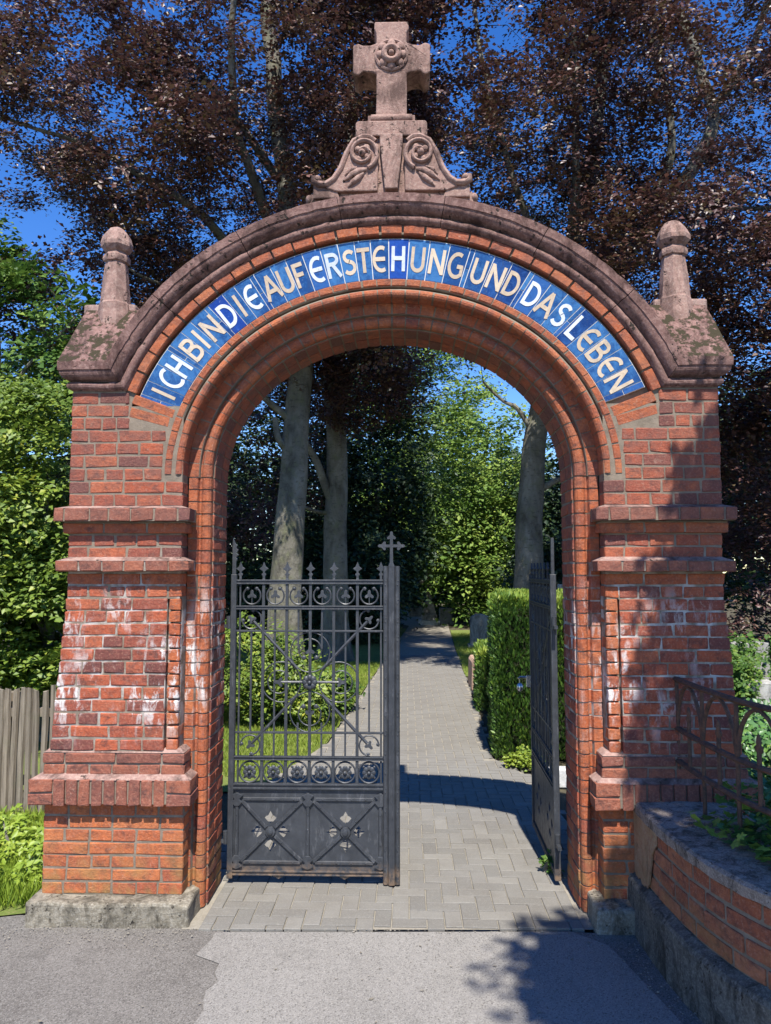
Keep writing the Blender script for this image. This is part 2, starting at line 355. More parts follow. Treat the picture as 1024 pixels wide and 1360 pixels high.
class MB:
    def __init__(self):
        self.v = []; self.f = []
    def add(self, vs, fs):
        k = len(self.v)
        self.v += [tuple(p) for p in vs]
        self.f += [tuple(i + k for i in q) for q in fs]
        return self
    def box(self, x0, x1, y0, y1, z0, z1, m=None):
        vs = [(x0, y0, z0), (x1, y0, z0), (x1, y1, z0), (x0, y1, z0), (x0, y0, z1), (x1, y0, z1), (x1, y1, z1), (x0, y1, z1)]
        if m is not None:
            vs = [m @ Vector(p) for p in vs]
        return self.add(vs, [(0, 3, 2, 1), (4, 5, 6, 7), (0, 1, 5, 4), (1, 2, 6, 5), (2, 3, 7, 6), (3, 0, 4, 7)])
    def prism(self, poly, y0, y1, m=None):
        """poly: list of (x, z), counter-clockwise seen from -Y; extruded from y0 (front) to y1"""
        n = len(poly)
        vs = [(x, y0, z) for x, z in poly] + [(x, y1, z) for x, z in poly]
        if m is not None:
            vs = [m @ Vector(p) for p in vs]
        fs = [tuple(range(n)), tuple(range(2 * n - 1, n - 1, -1))]
        fs += [(i, i + n, (i + 1) % n + n, (i + 1) % n) for i in range(n)]
        return self.add(vs, fs)
    def tube(self, path, rad, n=8, cap=True, closed=False, flat=None):
        path = [Vector(p) for p in path]
        N = len(path)
        if not hasattr(rad, '__len__'):
            rad = [rad] * N
        rings = []
        ref = None
        for i, p in enumerate(path):
            if closed:
                d = path[(i + 1) % N] - path[i - 1]
            else:
                d = path[min(i + 1, N - 1)] - path[max(i - 1, 0)]
            d.normalize()
            if ref is None:
                ref = Vector((0, 1, 0)) if abs(d.y) < 0.9 else Vector((1, 0, 0))
            a = (ref - d * ref.dot(d)).normalized()
            ref = a
            b = d.cross(a)
            fl = flat if flat else (1, 1)
            rings.append([p + (a * math.cos(2 * math.pi * k / n) * fl[0] + b * math.sin(2 * math.pi * k / n) * fl[1]) * rad[i] for k in range(n)])
        vs = [q for r in rings for q in r]
        fs = []
        for i in range(N if closed else N - 1):
            j = (i + 1) % N
            for k in range(n):
                fs.append((i * n + k, i * n + (k + 1) % n, j * n + (k + 1) % n, j * n + k))
        if cap and not closed:
            fs.append(tuple(range(n - 1, -1, -1)))
            fs.append(tuple((N - 1) * n + k for k in range(n)))
        return self.add(vs, fs)
    def lathe(self, prof, n=16, loc=(0, 0, 0), rot=0.0, m=None):
        """prof: list of (r, z)"""
        vs = []
        for r, z in prof:
            for k in range(n):
                a = 2 * math.pi * k / n + rot
                p = Vector((loc[0] + r * math.cos(a), loc[1] + r * math.sin(a), loc[2] + z))
                vs.append(m @ p if m is not None else p)
        fs = []
        for i in range(len(prof) - 1):
            for k in range(n):
                fs.append((i * n + k, i * n + (k + 1) % n, (i + 1) * n + (k + 1) % n, (i + 1) * n + k))
        fs.append(tuple(range(n - 1, -1, -1)))
        fs.append(tuple((len(prof) - 1) * n + k for k in range(n)))
        return self.add(vs, fs)
    def ball(self, c, r, n=10, m=6):
        if not hasattr(r, '__len__'): r = (r, r, r)
        vs = [(c[0], c[1], c[2] - r[2])]
        for i in range(1, m):
            th = math.pi * i / m
            for k in range(n):
                a = 2 * math.pi * k / n
                vs.append((c[0] + r[0] * math.sin(th) * math.cos(a), c[1] + r[1] * math.sin(th) * math.sin(a), c[2] - r[2] * math.cos(th)))
        vs.append((c[0], c[1], c[2] + r[2]))
        fs = []
        for k in range(n):
            fs.append((0, 1 + (k + 1) % n, 1 + k))
            fs.append((len(vs) - 1, 1 + (m - 2) * n + k, 1 + (m - 2) * n + (k + 1) % n))
        for i in range(m - 2):
            for k in range(n):
                fs.append((1 + i * n + k, 1 + i * n + (k + 1) % n, 1 + (i + 1) * n + (k + 1) % n, 1 + (i + 1) * n + k))
        return self.add(vs, fs)
    def mesh(self, name, mat, smooth=False):
        me = bpy.data.meshes.new(name)
        me.from_pydata(self.v, [], self.f)
        bm = bmesh.new(); bm.from_mesh(me)
        bmesh.ops.recalc_face_normals(bm, faces=bm.faces)
        bm.to_mesh(me); bm.free()
        me.materials.append(M[mat])
        if smooth:
            me.polygons.foreach_set('use_smooth', [True] * len(me.polygons))
        return me
    def build(self, name, mat, parent=None, smooth=False, bevel=0.0, loc=None):
        o = bpy.data.objects.new(name, self.mesh(name, mat, smooth))
        link(o, parent)
        if loc: o.location = loc
        if bevel:
            b = o.modifiers.new('bevel', 'BEVEL'); b.width = bevel; b.segments = 2; b.limit_method = 'ANGLE'; b.angle_limit = R(35)
        if smooth:
            e = o.modifiers.new('split', 'EDGE_SPLIT'); e.split_angle = R(45)
        return o

def roughen(o, amp, scale, cuts=0):
    """real unevenness for stones and concrete"""
    me = o.data
    bm = bmesh.new(); bm.from_mesh(me)
    if cuts:
        bmesh.ops.subdivide_edges(bm, edges=[e for e in bm.edges if e.calc_length() > 0.05], cuts=cuts, use_grid_fill=True)
    for v in bm.verts:
        v.co += noise.noise_vector(v.co * scale) * amp
    bm.to_mesh(me); bm.free()

# --- bricks: chamfered, slightly uneven, meshes shared between alike bricks
BR = {}
def brick_mesh(lx, ly, lz, mat, ch=0.0032):
    key = (round(lx / 0.006), round(ly / 0.01), round(lz / 0.003), mat, random.randrange(3))
    if key in BR:
        return BR[key]
    hx, hy, hz = lx / 2, ly / 2, lz / 2
    vs, idx = [], {}
    for sx in (-1, 1):
        for sy in (-1, 1):
            for sz in (-1, 1):
                j = [random.uniform(0.3, 2.3) * ch for _ in range(3)]
                e = [random.uniform(-0.0024, 0.0024), random.uniform(-0.0012, 0.0012), random.uniform(-0.0024, 0.0024)]
                cx, cy, cz = sx * hx + e[0], sy * hy + e[1], sz * hz + e[2]
                idx[sx, sy, sz, 0] = len(vs); vs.append((cx, cy - sy * j[1], cz - sz * j[2]))
                idx[sx, sy, sz, 1] = len(vs); vs.append((cx - sx * j[0], cy, cz - sz * j[2]))
                idx[sx, sy, sz, 2] = len(vs); vs.append((cx - sx * j[0], cy - sy * j[1], cz))
    fs = []
    I = lambda a, b, c, k: idx[a, b, c, k]
    for s in (-1, 1):
        fs.append((I(s, -1, -1, 0), I(s, 1, -1, 0), I(s, 1, 1, 0), I(s, -1, 1, 0)))
        fs.append((I(-1, s, -1, 1), I(1, s, -1, 1), I(1, s, 1, 1), I(-1, s, 1, 1)))
        fs.append((I(-1, -1, s, 2), I(1, -1, s, 2), I(1, 1, s, 2), I(-1, 1, s, 2)))
    for a in (-1, 1):
        for b in (-1, 1):
            fs.append((I(a, b, -1, 0), I(a, b, 1, 0), I(a, b, 1, 1), I(a, b, -1, 1)))
            fs.append((I(a, -1, b, 0), I(a, 1, b, 0), I(a, 1, b, 2), I(a, -1, b, 2)))
            fs.append((I(-1, a, b, 1), I(1, a, b, 1), I(1, a, b, 2), I(-1, a, b, 2)))
            for c in (-1, 1):
                fs.append((I(a, b, c, 0), I(a, b, c, 1), I(a, b, c, 2)))
    mb = MB(); mb.add(vs, fs)
    BR[key] = mb.mesh('brick_shape', mat)
    return BR[key]
def put_brick(name, x0, x1, y0, y1, z0, z1, mat, parent, jit=0.0013, rot=0.005):
    me = brick_mesh(x1 - x0, y1 - y0, z1 - z0, mat)
    o = bpy.data.objects.new(name, me)
    o.location = ((x0 + x1) / 2, (y0 + y1) / 2 + random.uniform(-jit, jit), (z0 + z1) / 2)
    o.rotation_euler = (random.uniform(-rot, rot), random.uniform(-rot, rot) * 0.8, random.uniform(-rot, rot))
    link(o, parent)
    return o
def lay(name, z0, z1, x0, x1, yf, mat, parent, n, shift=0.0, depth=0.105, joint=0.0085, missing=()):
    """n bricks between x0 and x1; shift moves the vertical joints of alternating courses"""
    w = (x1 - x0) / n
    xs = [x0]
    for k in range(1, n + (1 if shift else 0)):
        xs.append(x0 + w * (k - (0.5 if shift else 0)) + random.uniform(-0.012, 0.012))
    xs.append(x1)
    for k in range(len(xs) - 1):
        if k in missing: continue
        a = xs[k] + (joint / 2 if k else 0); b = xs[k + 1] - (joint / 2 if k < len(xs) - 2 else 0)
        put_brick(name, a, b, yf, yf + depth, z0 + joint / 2, z1 - joint / 2, mat, parent)

# ------------------------------------------------------------------ ground, road, path
def sheet(name, poly, z, mat, kind='structure'):
    mb = MB(); mb.add([(x, y, z) for x, y in poly], [tuple(range(len(poly)))])
    o = mb.build(name, mat); tag(o, kind=kind); return o
sheet('ground', [(-400, -400), (400, -400), (400, 400), (-400, 400)], -0.03, 'soil')
random.seed(3)
sheet('road', [(-60, -60), (60, -60), (60, -0.20), (1.1, -0.10), (0.90, -0.085), (-0.80, -0.135), (-1.0, -0.05), (-1.9, 0.02), (-2.3, -0.10), (-2.5, -0.15), (-60, -0.2)], -0.008, 'asphalt')
edge = []
for i in range(34):
    k = i / 33
    y = -0.142 - k * 2.4
    x = -0.93 + 0.10 * k + 0.07 * noise.noise(Vector((i * 0.45, 1.3, 0))) + 0.05 * noise.noise(Vector((i * 1.3, 4.1, 0))) + (0.16 if k > 0.1 else 0.05)
    edge.append((x, y))
patch = [(-0.80, -0.139)] + edge + [(1.9, -2.6), (2.1, -1.75), (1.16, -0.9), (1.08, -0.50), (1.02, -0.22), (0.88, -0.089)]
sheet('asphalt_patch', patch, -0.004, 'asphalt2')
path = sheet('path', [(-1.03, -0.115), (-1.03, 0.5), (-1.15, 0.7), (-1.05, 2.6), (-0.72, 3.9), (-0.50, 8), (-0.25, 13), (0.15, 20.0), (-2, 27), (-1, 28.5), (1.5, 22.5), (1.35, 19), (1.15, 13), (1.02, 8), (0.93, 5), (0.88, 3.3), (1.12, 2.7), (1.25, 0.7), (1.03, 0.5), (1.03, -0.06)], -0.006, 'joint')

def in_poly(x, y, poly):
    c = False
    for i in range(len(poly)):
        (x1, y1), (x2, y2) = poly[i - 1], poly[i]
        if (y1 > y) != (y2 > y) and x < (x2 - x1) * (y - y1) / (y2 - y1) + x1:
            c = not c
    return c
zone = [(-0.945, -0.125), (-0.945, 0.5), (-1.13, 0.75), (-1.03, 2.6), (-0.70, 3.9), (-0.48, 8), (-0.30, 12), (1.10, 12), (1.0, 8), (0.91, 5), (0.86, 3.3), (1.10, 2.7), (1.22, 0.7), (0.945, 0.5), (0.945, -0.075)]
cell = 0.088
pav = []
for i in range(-14, 15):
    for j in range(-2, 135):
        m = (i - j) % 4
        if m == 0: q = (i * cell, j * cell, (i + 2) * cell, (j + 1) * cell)
        elif m == 2: q = (i * cell, (j - 1) * cell, (i + 1) * cell, (j + 1) * cell)
        else: continue
        q = (q[0], q[1] - 0.07, q[2], q[3] - 0.07)
        yb = -0.125 + 0.028 * ((q[0] + q[2]) / 2 + 0.9)
        lx = 0.945 if q[3] < 0.55 else 1.3
        q = (max(q[0], -lx), max(q[1], yb), min(q[2], lx), q[3])
        if q[3] - q[1] < 0.03 or q[2] - q[0] < 0.03: continue
        if in_poly((q[0] + q[2]) / 2, (q[1] + q[3]) / 2 + 0.02, zone):
            pav.append(q)
pav.sort(key=lambda q: q[1])
pmesh = {}
rest = MB()
def paver_mesh(w, d, k):
    key = (round(w, 3), round(d, 3), k)
    if key not in pmesh:
        mb = MB(); c = 0.003; h = 0.05
        j = [random.uniform(-0.002, 0.002) for _ in range(8)]
        a, b = w / 2, d / 2
        vs = [(-a + j[0], -b, -h), (a, -b + j[1], -h), (a + j[2], b, -h), (-a, b + j[3], -h), (-a, -b, -c), (a, -b, -c), (a, b, -c), (-a, b, -c),
              (-a + c, -b + c, 0), (a - c, -b + c, 0), (a - c, b - c, 0), (-a + c, b - c, 0)]
        mb.add(vs, [(0, 1, 5, 4), (1, 2, 6, 5), (2, 3, 7, 6), (3, 0, 4, 7), (4, 5, 9, 8), (5, 6, 10, 9), (6, 7, 11, 10), (7, 4, 8, 11), (8, 9, 10, 11)])
        pmesh[key] = mb.mesh('paver_shape', 'paver')
    return pmesh[key]
for n_, q in enumerate(pav):
    w, d = q[2] - q[0] - 0.0055, q[3] - q[1] - 0.0055
    cx, cy = (q[0] + q[2]) / 2, (q[1] + q[3]) / 2
    if n_ < 300:
        o = bpy.data.objects.new('paver', paver_mesh(w, d, random.randrange(4)))
        o.location = (cx, cy, 0.002 + random.uniform(-0.0018, 0.0018))
        o.rotation_euler = (random.uniform(-0.012, 0.012), random.uniform(-0.012, 0.012), random.uniform(-0.012, 0.012))
        link(o, path)
    else:
        z = 0.001 + random.uniform(-0.001, 0.001)
        rest.add([(q[0] + .003, q[1] + .003, -0.03), (q[2] - .003, q[1] + .003, -0.03), (q[2] - .003, q[3] - .003, -0.03), (q[0] + .003, q[3] - .003, -0.03),
                  (q[0] + .005, q[1] + .005, z), (q[2] - .005, q[1] + .005, z), (q[2] - .005, q[3] - .005, z), (q[0] + .005, q[3] - .005, z)],
                 [(4, 5, 6, 7), (0, 1, 5, 4), (1, 2, 6, 5), (2, 3, 7, 6), (3, 0, 4, 7)])
po = rest.build('far_pavers', 'paver', path); tag(po, kind='stuff')

# ------------------------------------------------------------------ the brick gateway
gw = empty('brick_gateway', 'red brick cemetery gateway arch with blue lettered tile band and sandstone cross', 'gateway', (0, 0, 0))
ZS, EK = 2.25, 0.148                       # springing height; the arch is that much wider than high
def ell(o, t):
    return ((o + EK) * math.sin(t), ZS + o * math.cos(t))
def ell_x(o, z):
    k = (z - ZS) / o
    return (o + EK) * math.sqrt(max(0.0, 1 - k * k)) if z > ZS else o + EK
def sweep(prof, t0, t1, n, smooth=False):
    """profile of (o, y) swept round the arch"""
    mb = MB(); k = len(prof); vs = []
    for i in range(n + 1):
        t = t0 + (t1 - t0) * i / n
        for o, y in prof:
            x, z = ell(o, t); vs.append((x, y, z))
    fs = []
    for i in range(n):
        for j in range(k):
            fs.append((i * k + j, i * k + (j + 1) % k, (i + 1) * k + (j + 1) % k, (i + 1) * k + j))
    fs.append(tuple(range(k))); fs.append(tuple(range((n + 1) * k - 1, n * k - 1, -1)))
    mb.add(vs, fs)
    return mb
H90 = math.pi / 2
def roll(o0, o1, yc, n=6, bulge=1.0):
    """half-round bulge towards the viewer between offsets o0 (outer) and o1 (inner), centred on y = yc"""
    r = (o0 - o1) / 2; oc = (o0 + o1) / 2
    return [(oc + r * math.cos(math.pi * k / n), yc - r * bulge * math.sin(math.pi * k / n)) for k in range(n + 1)]

# mortar bodies
core = sweep([(1.045, 0.030), (1.045, 0.10), (0.965, 0.10), (0.965, 0.44), (1.37, 0.44), (1.37, 0.0075), (1.302, 0.0075), (1.302, 0.046), (1.05, 0.046)], -H90, H90, 72)
arch = core.build('arch_ring', 'mortar', gw)
core2 = sweep([(0.965, 0.135), (0.842, 0.135), (0.842, 0.436), (0.965, 0.436)], -H90, H90, 72)
core2.build('arch_mortar', 'mortar', gw)

# outer ring of bricks laid flat round the tile band
random.seed(21)
NO = 29
def arc_ts(o, t0, t1, n):
    """parameters of equal arc length"""
    ts = [t0 + (t1 - t0) * i / 400 for i in range(401)]
    L = [0]
    for a, b in zip(ts, ts[1:]):
        p, q = ell(o, a), ell(o, b)
        L.append(L[-1] + math.hypot(p[0] - q[0], p[1] - q[1]))
    return [float(np.interp(L[-1] * k / n, L, ts)) for k in range(n + 1)]
def voussoirs(name, prof, t0, t1, n, mat, joint=0.010, jit=0.0018, sub=3, parent=arch):
    omid = sum(p[0] for p in prof) / len(prof)
    ts = arc_ts(omid, t0, t1, n)
    for a, b in zip(ts, ts[1:]):
        g = joint / 2 / (omid + 0.1)
        do, dy = random.uniform(-jit, jit) * 0.6, random.uniform(-jit, jit)
        sk = random.uniform(-0.002, 0.002)
        mb = sweep([(o + do, y + dy) for o, y in prof], a + g + sk, b - g + sk, sub)
        mb.build(name, mat, parent)
voussoirs('ring_brick', [(1.352, 0.0), (1.346, -0.008), (1.304, -0.008), (1.298, -0.002), (1.298, 0.044), (1.352, 0.044)], R(-70.5), R(70.5), NO, 'orange', 0.012)
# inner moulded order: flat strip, groove, roll, then its soffit
P1 = [(1.053, 0.098), (1.053, 0.004), (1.049, -0.001), (1.020, -0.001), (1.014, 0.005), (1.011, 0.026), (1.000, 0.026)] + roll(0.999, 0.955, 0.016) + [(0.955, 0.098)]
def shrunk(prof, d=0.0032):
    c = (sum(p[0] for p in prof) / len(prof), max(p[1] for p in prof))
    return [(o + d * (1 if o < c[0] else -1), y + d) for o, y in prof]
sweep(shrunk(P1), -H90, H90, 72).build('moulding_mortar', 'mortar', gw)
voussoirs('voussoir_brick', P1, -H90, H90, 44, 'orange', 0.008, sub=2)
P2 = [(0.958, 0.140), (0.958, 0.100), (0.900, 0.100), (0.895, 0.124), (0.886, 0.124)] + roll(0.886, 0.830, 0.128) + [(0.830, 0.140)]
sweep(shrunk(P2), -H90, H90, 72).build('moulding_mortar', 'mortar', gw)
sweep([(0.90, 0.148), (0.8255, 0.148), (0.8255, 0.4365), (0.90, 0.4365)], -H90, H90, 72).build('moulding_mortar', 'mortar', gw)
voussoirs('roll_brick', P2, -H90, H90, 40, 'orange', 0.008, sub=2)
voussoirs('soffit_brick', [(0.90, 0.15), (0.828, 0.15), (0.822, 0.154), (0.822, 0.288), (0.90, 0.288)], -H90, H90, 40, 'brick', 0.009, sub=2)
voussoirs('soffit_brick', [(0.90, 0.298), (0.822, 0.298), (0.822, 0.440), (0.90, 0.440)], -H90, H90, 40, 'brick', 0.009, sub=2)

# ---- glazed tiles with their letters
LET = [('I', -67.9, 'c'), ('C', -63.7, 'w'), ('H', -59.9, 'w'), ('B', -54.4, 'c'), ('I', -51.0, 'c'), ('N', -47.1, 'c'), ('D', -42.0, 'w'), ('I', -38.3, 'c'), ('E', -34.7, 'w'),
       ('A', -29.5, 'c'), ('U', -25.6, 'c'), ('F', -22.0, 'c'), ('E', -17.8, 'w'), ('R', -13.8, 'w'), ('S', -9.9, 'c'), ('T', -6.5, 'c'), ('E', -2.8, 'c'), ('H', 1.6, 'w'), ('U', 6.2, 'c'),
       ('N', 10.7, 'c'), ('G', 15.1, 'c'), ('U', 20.8, 'c'), ('N', 25.1, 'c'), ('D', 29.2, 'c'), ('D', 34.7, 'w'), ('A', 38.9, 'c'), ('S', 43.3, 'w'), ('L', 48.2, 'w'), ('E', 52.1, 'c'), ('B', 56.2, 'c'), ('E', 60.7, 'c'), ('N', 65.2, 'c')]
def arcp(cx, cy, rx, ry, a0, a1, n=12):
    return [(cx + rx * math.cos(R(a0 + (a1 - a0) * k / n)), cy + ry * math.sin(R(a0 + (a1 - a0) * k / n))) for k in range(n + 1)]
GL = {'I': [[(0, 0), (0, 1)]],
      'C': [arcp(0.10, 0.5, 0.42, 0.46, 62, 298, 16)],
      'E': [arcp(0.10, 0.5, 0.40, 0.46, 62, 298, 16), [(-0.28, 0.5), (0.30, 0.5)]],
      'H': [[(-0.26, 0), (-0.26, 1)], [(0.26, 0), (0.26, 1)], [(-0.26, 0.52), (0.26, 0.52)]],
      'B': [[(-0.25, 0), (-0.25, 1)], [(-0.25, 0.94)] + arcp(0.02, 0.75, 0.22, 0.19, 90, -90, 8) + [(-0.25, 0.56)], [(-0.25, 0.54)] + arcp(0.04, 0.30, 0.26, 0.24, 90, -90, 8) + [(-0.25, 0.06)]],
      'N': [[(-0.30, 0), (-0.30, 1)], [(-0.30, 0.96), (0.30, 0.04)], [(0.30, 0), (0.30, 1)]],
      'D': [[(-0.27, 0), (-0.27, 1)], [(-0.27, 0.93)] + arcp(-0.08, 0.5, 0.40, 0.43, 90, -90, 14) + [(-0.27, 0.07)]],
      'A': [[(-0.36, 0), (0.0, 1)], [(0.0, 1), (0.36, 0)], [(-0.22, 0.34), (0.22, 0.34)]],
      'U': [[(-0.27, 1), (-0.27, 0.33)] + arcp(0, 0.33, 0.27, 0.27, 180, 360, 10) + [(0.27, 1)]],
      'F': [[(-0.20, 0), (-0.20, 1)], [(-0.20, 0.92), (0.26, 0.92)], [(-0.20, 0.52), (0.20, 0.52)]],
      'R': [[(-0.26, 0), (-0.26, 1)], [(-0.26, 0.93)] + arcp(0.0, 0.74, 0.24, 0.19, 90, -90, 8) + [(-0.26, 0.55)], [(-0.04, 0.55), (0.30, 0)]],
      'S': [arcp(0.02, 0.73, 0.24, 0.20, 35, 270, 10) + arcp(-0.02, 0.29, 0.26, 0.23, 90, -145, 10)],
      'T': [[(0, 0), (0, 1)], [(-0.32, 0.92), (0.32, 0.92)]],
      'G': [arcp(0.08, 0.5, 0.40, 0.46, 62, 320, 16), [(0.36, 0.10), (0.36, 0.48)], [(0.10, 0.46), (0.42, 0.46)]],
      'L': [[(-0.20, 0), (-0.20, 1)], [(-0.20, 0.08), (0.28, 0.08)]]}
def ribbon(mb, pts, w, y, place):
    N = len(pts)
    L, Rr = [], []
    for i, p in enumerate(pts):
        a = pts[max(i - 1, 0)]; b = pts[min(i + 1, N - 1)]
        dx, dz = b[0] - a[0], b[1] - a[1]
        q = math.hypot(dx, dz) or 1
        nx, nz = -dz / q, dx / q
        L.append(place(p[0] + nx * w / 2, p[1] + nz * w / 2)); Rr.append(place(p[0] - nx * w / 2, p[1] - nz * w / 2))
    vs = [(a[0], y, a[1]) for a in L] + [(a[0], y, a[1]) for a in Rr] + [(a[0], y + 0.004, a[1]) for a in L] + [(a[0], y + 0.004, a[1]) for a in Rr]
    fs = []
    for i in range(N - 1):
        fs += [(i, i + 1, N + i + 1, N + i), (i, 2 * N + i, 2 * N + i + 1, i + 1), (N + i, N + i + 1, 3 * N + i + 1, 3 * N + i)]
    fs += [(0, N, 3 * N, 2 * N), (N - 1, 3 * N - 1, 4 * N - 1, 2 * N - 1)]
    mb.add(vs, fs)
TO0, TO1, TY = 1.280, 1.058, 0.014
def tile_mesh(t0, t1, o0=TO1, o1=TO0):
    g = 0.0024 / 1.3
    mb = sweep([(o1 - 0.0012, TY + 0.002), (o1 - 0.003, TY), (o0 + 0.003, TY), (o0 + 0.0012, TY + 0.002), (o0 + 0.0012, TY + 0.012), (o1 - 0.0012, TY + 0.012)], t0 + g, t1 - g, 2)
    return mb
gaps_after = {2, 5, 8, 20, 23, 26}
bounds = []
half = {'I': 1.6}
for i, (c, a, col) in enumerate(LET):
    lo = (LET[i - 1][1] + a) / 2 if i else a - 1.9
    hi = (LET[i + 1][1] + a) / 2 if i < len(LET) - 1 else a + 2.2
    if i and c == 'I' and (i - 1) not in gaps_after: lo = a - 1.6
    if i and LET[i - 1][0] == 'I': lo = LET[i - 1][1] + 1.6
    if c == 'I': hi = a + 1.6
    if i < len(LET) - 1 and LET[i + 1][0] == 'I' and i not in gaps_after: hi = LET[i + 1][1] - 1.6
    if i in gaps_after: hi = (LET[i + 1][1] + a) / 2 - 0.55
    if (i - 1) in gaps_after: lo = (LET[i - 1][1] + a) / 2 + 0.55
    bounds.append((lo, hi))
for i, (c, a, col) in enumerate(LET):
    lo, hi = bounds[i]
    cob = (i in (6, 17))
    dk = i in (24, 27, 12, 22, 23)
    tl = tile_mesh(R(lo), R(hi)).build('letter_tile', 'tile_cobalt' if cob else ('tile_dark' if dk else 'tile'), gw)
    tc = R(a)
    om = (TO0 + TO1) / 2 + 0.0
    x0, z0 = ell(om, tc)
    nx, nz = math.sin(tc) / (om + EK), math.cos(tc) / om
    q = math.hypot(nx, nz); nx /= q; nz /= q
    hgt = 0.139
    wd = 0.139 * (0.73 if c in 'ECGD' else 0.78)
    place = lambda u, v: (x0 + nz * u * wd + nx * (v - 0.5) * hgt, z0 - nx * u * wd + nz * (v - 0.5) * hgt)
    mb = MB()
    for k, st in enumerate(GL[c]):
        ribbon(mb, st, 0.162 if len(st) < 4 else 0.157, TY - 0.0022 - 0.0005 * k, place)
    mb.build('letter', 'white' if col == 'w' else 'cream', tl)
    if i in gaps_after:
        b = bounds[i + 1][0]
        m_ = 1.165
        tile_mesh(R(hi), R(b), TO1, m_).build('spacer_tile', random.choice(['tile', 'tile_dark']), gw)
        tile_mesh(R(hi), R(b), m_, TO0).build('spacer_tile', random.choice(['tile', 'tile_dark', 'tile']), gw)
for lo, hi in ((bounds[0][0] - 1.5, bounds[0][0]), (bounds[-1][1], bounds[-1][1] + 1.5)):
    tile_mesh(R(lo), R(hi), TO1, 1.165).build('spacer_tile', 'tile_dark', gw)
    tile_mesh(R(lo), R(hi), 1.165, TO0).build('spacer_tile', 'tile_dark', gw)
# white grout bed shows between the tiles
t = NT('tile_grout'); M['grout'] = t.finish((0.58, 0.57, 0.54), 0.9)
sweep([(1.281, 0.0165), (1.0565, 0.0165), (1.0565, 0.045), (1.281, 0.045)], R(bounds[0][0] - 1.55), R(bounds[-1][1] + 1.55), 60).build('tile_grout', 'grout', gw)

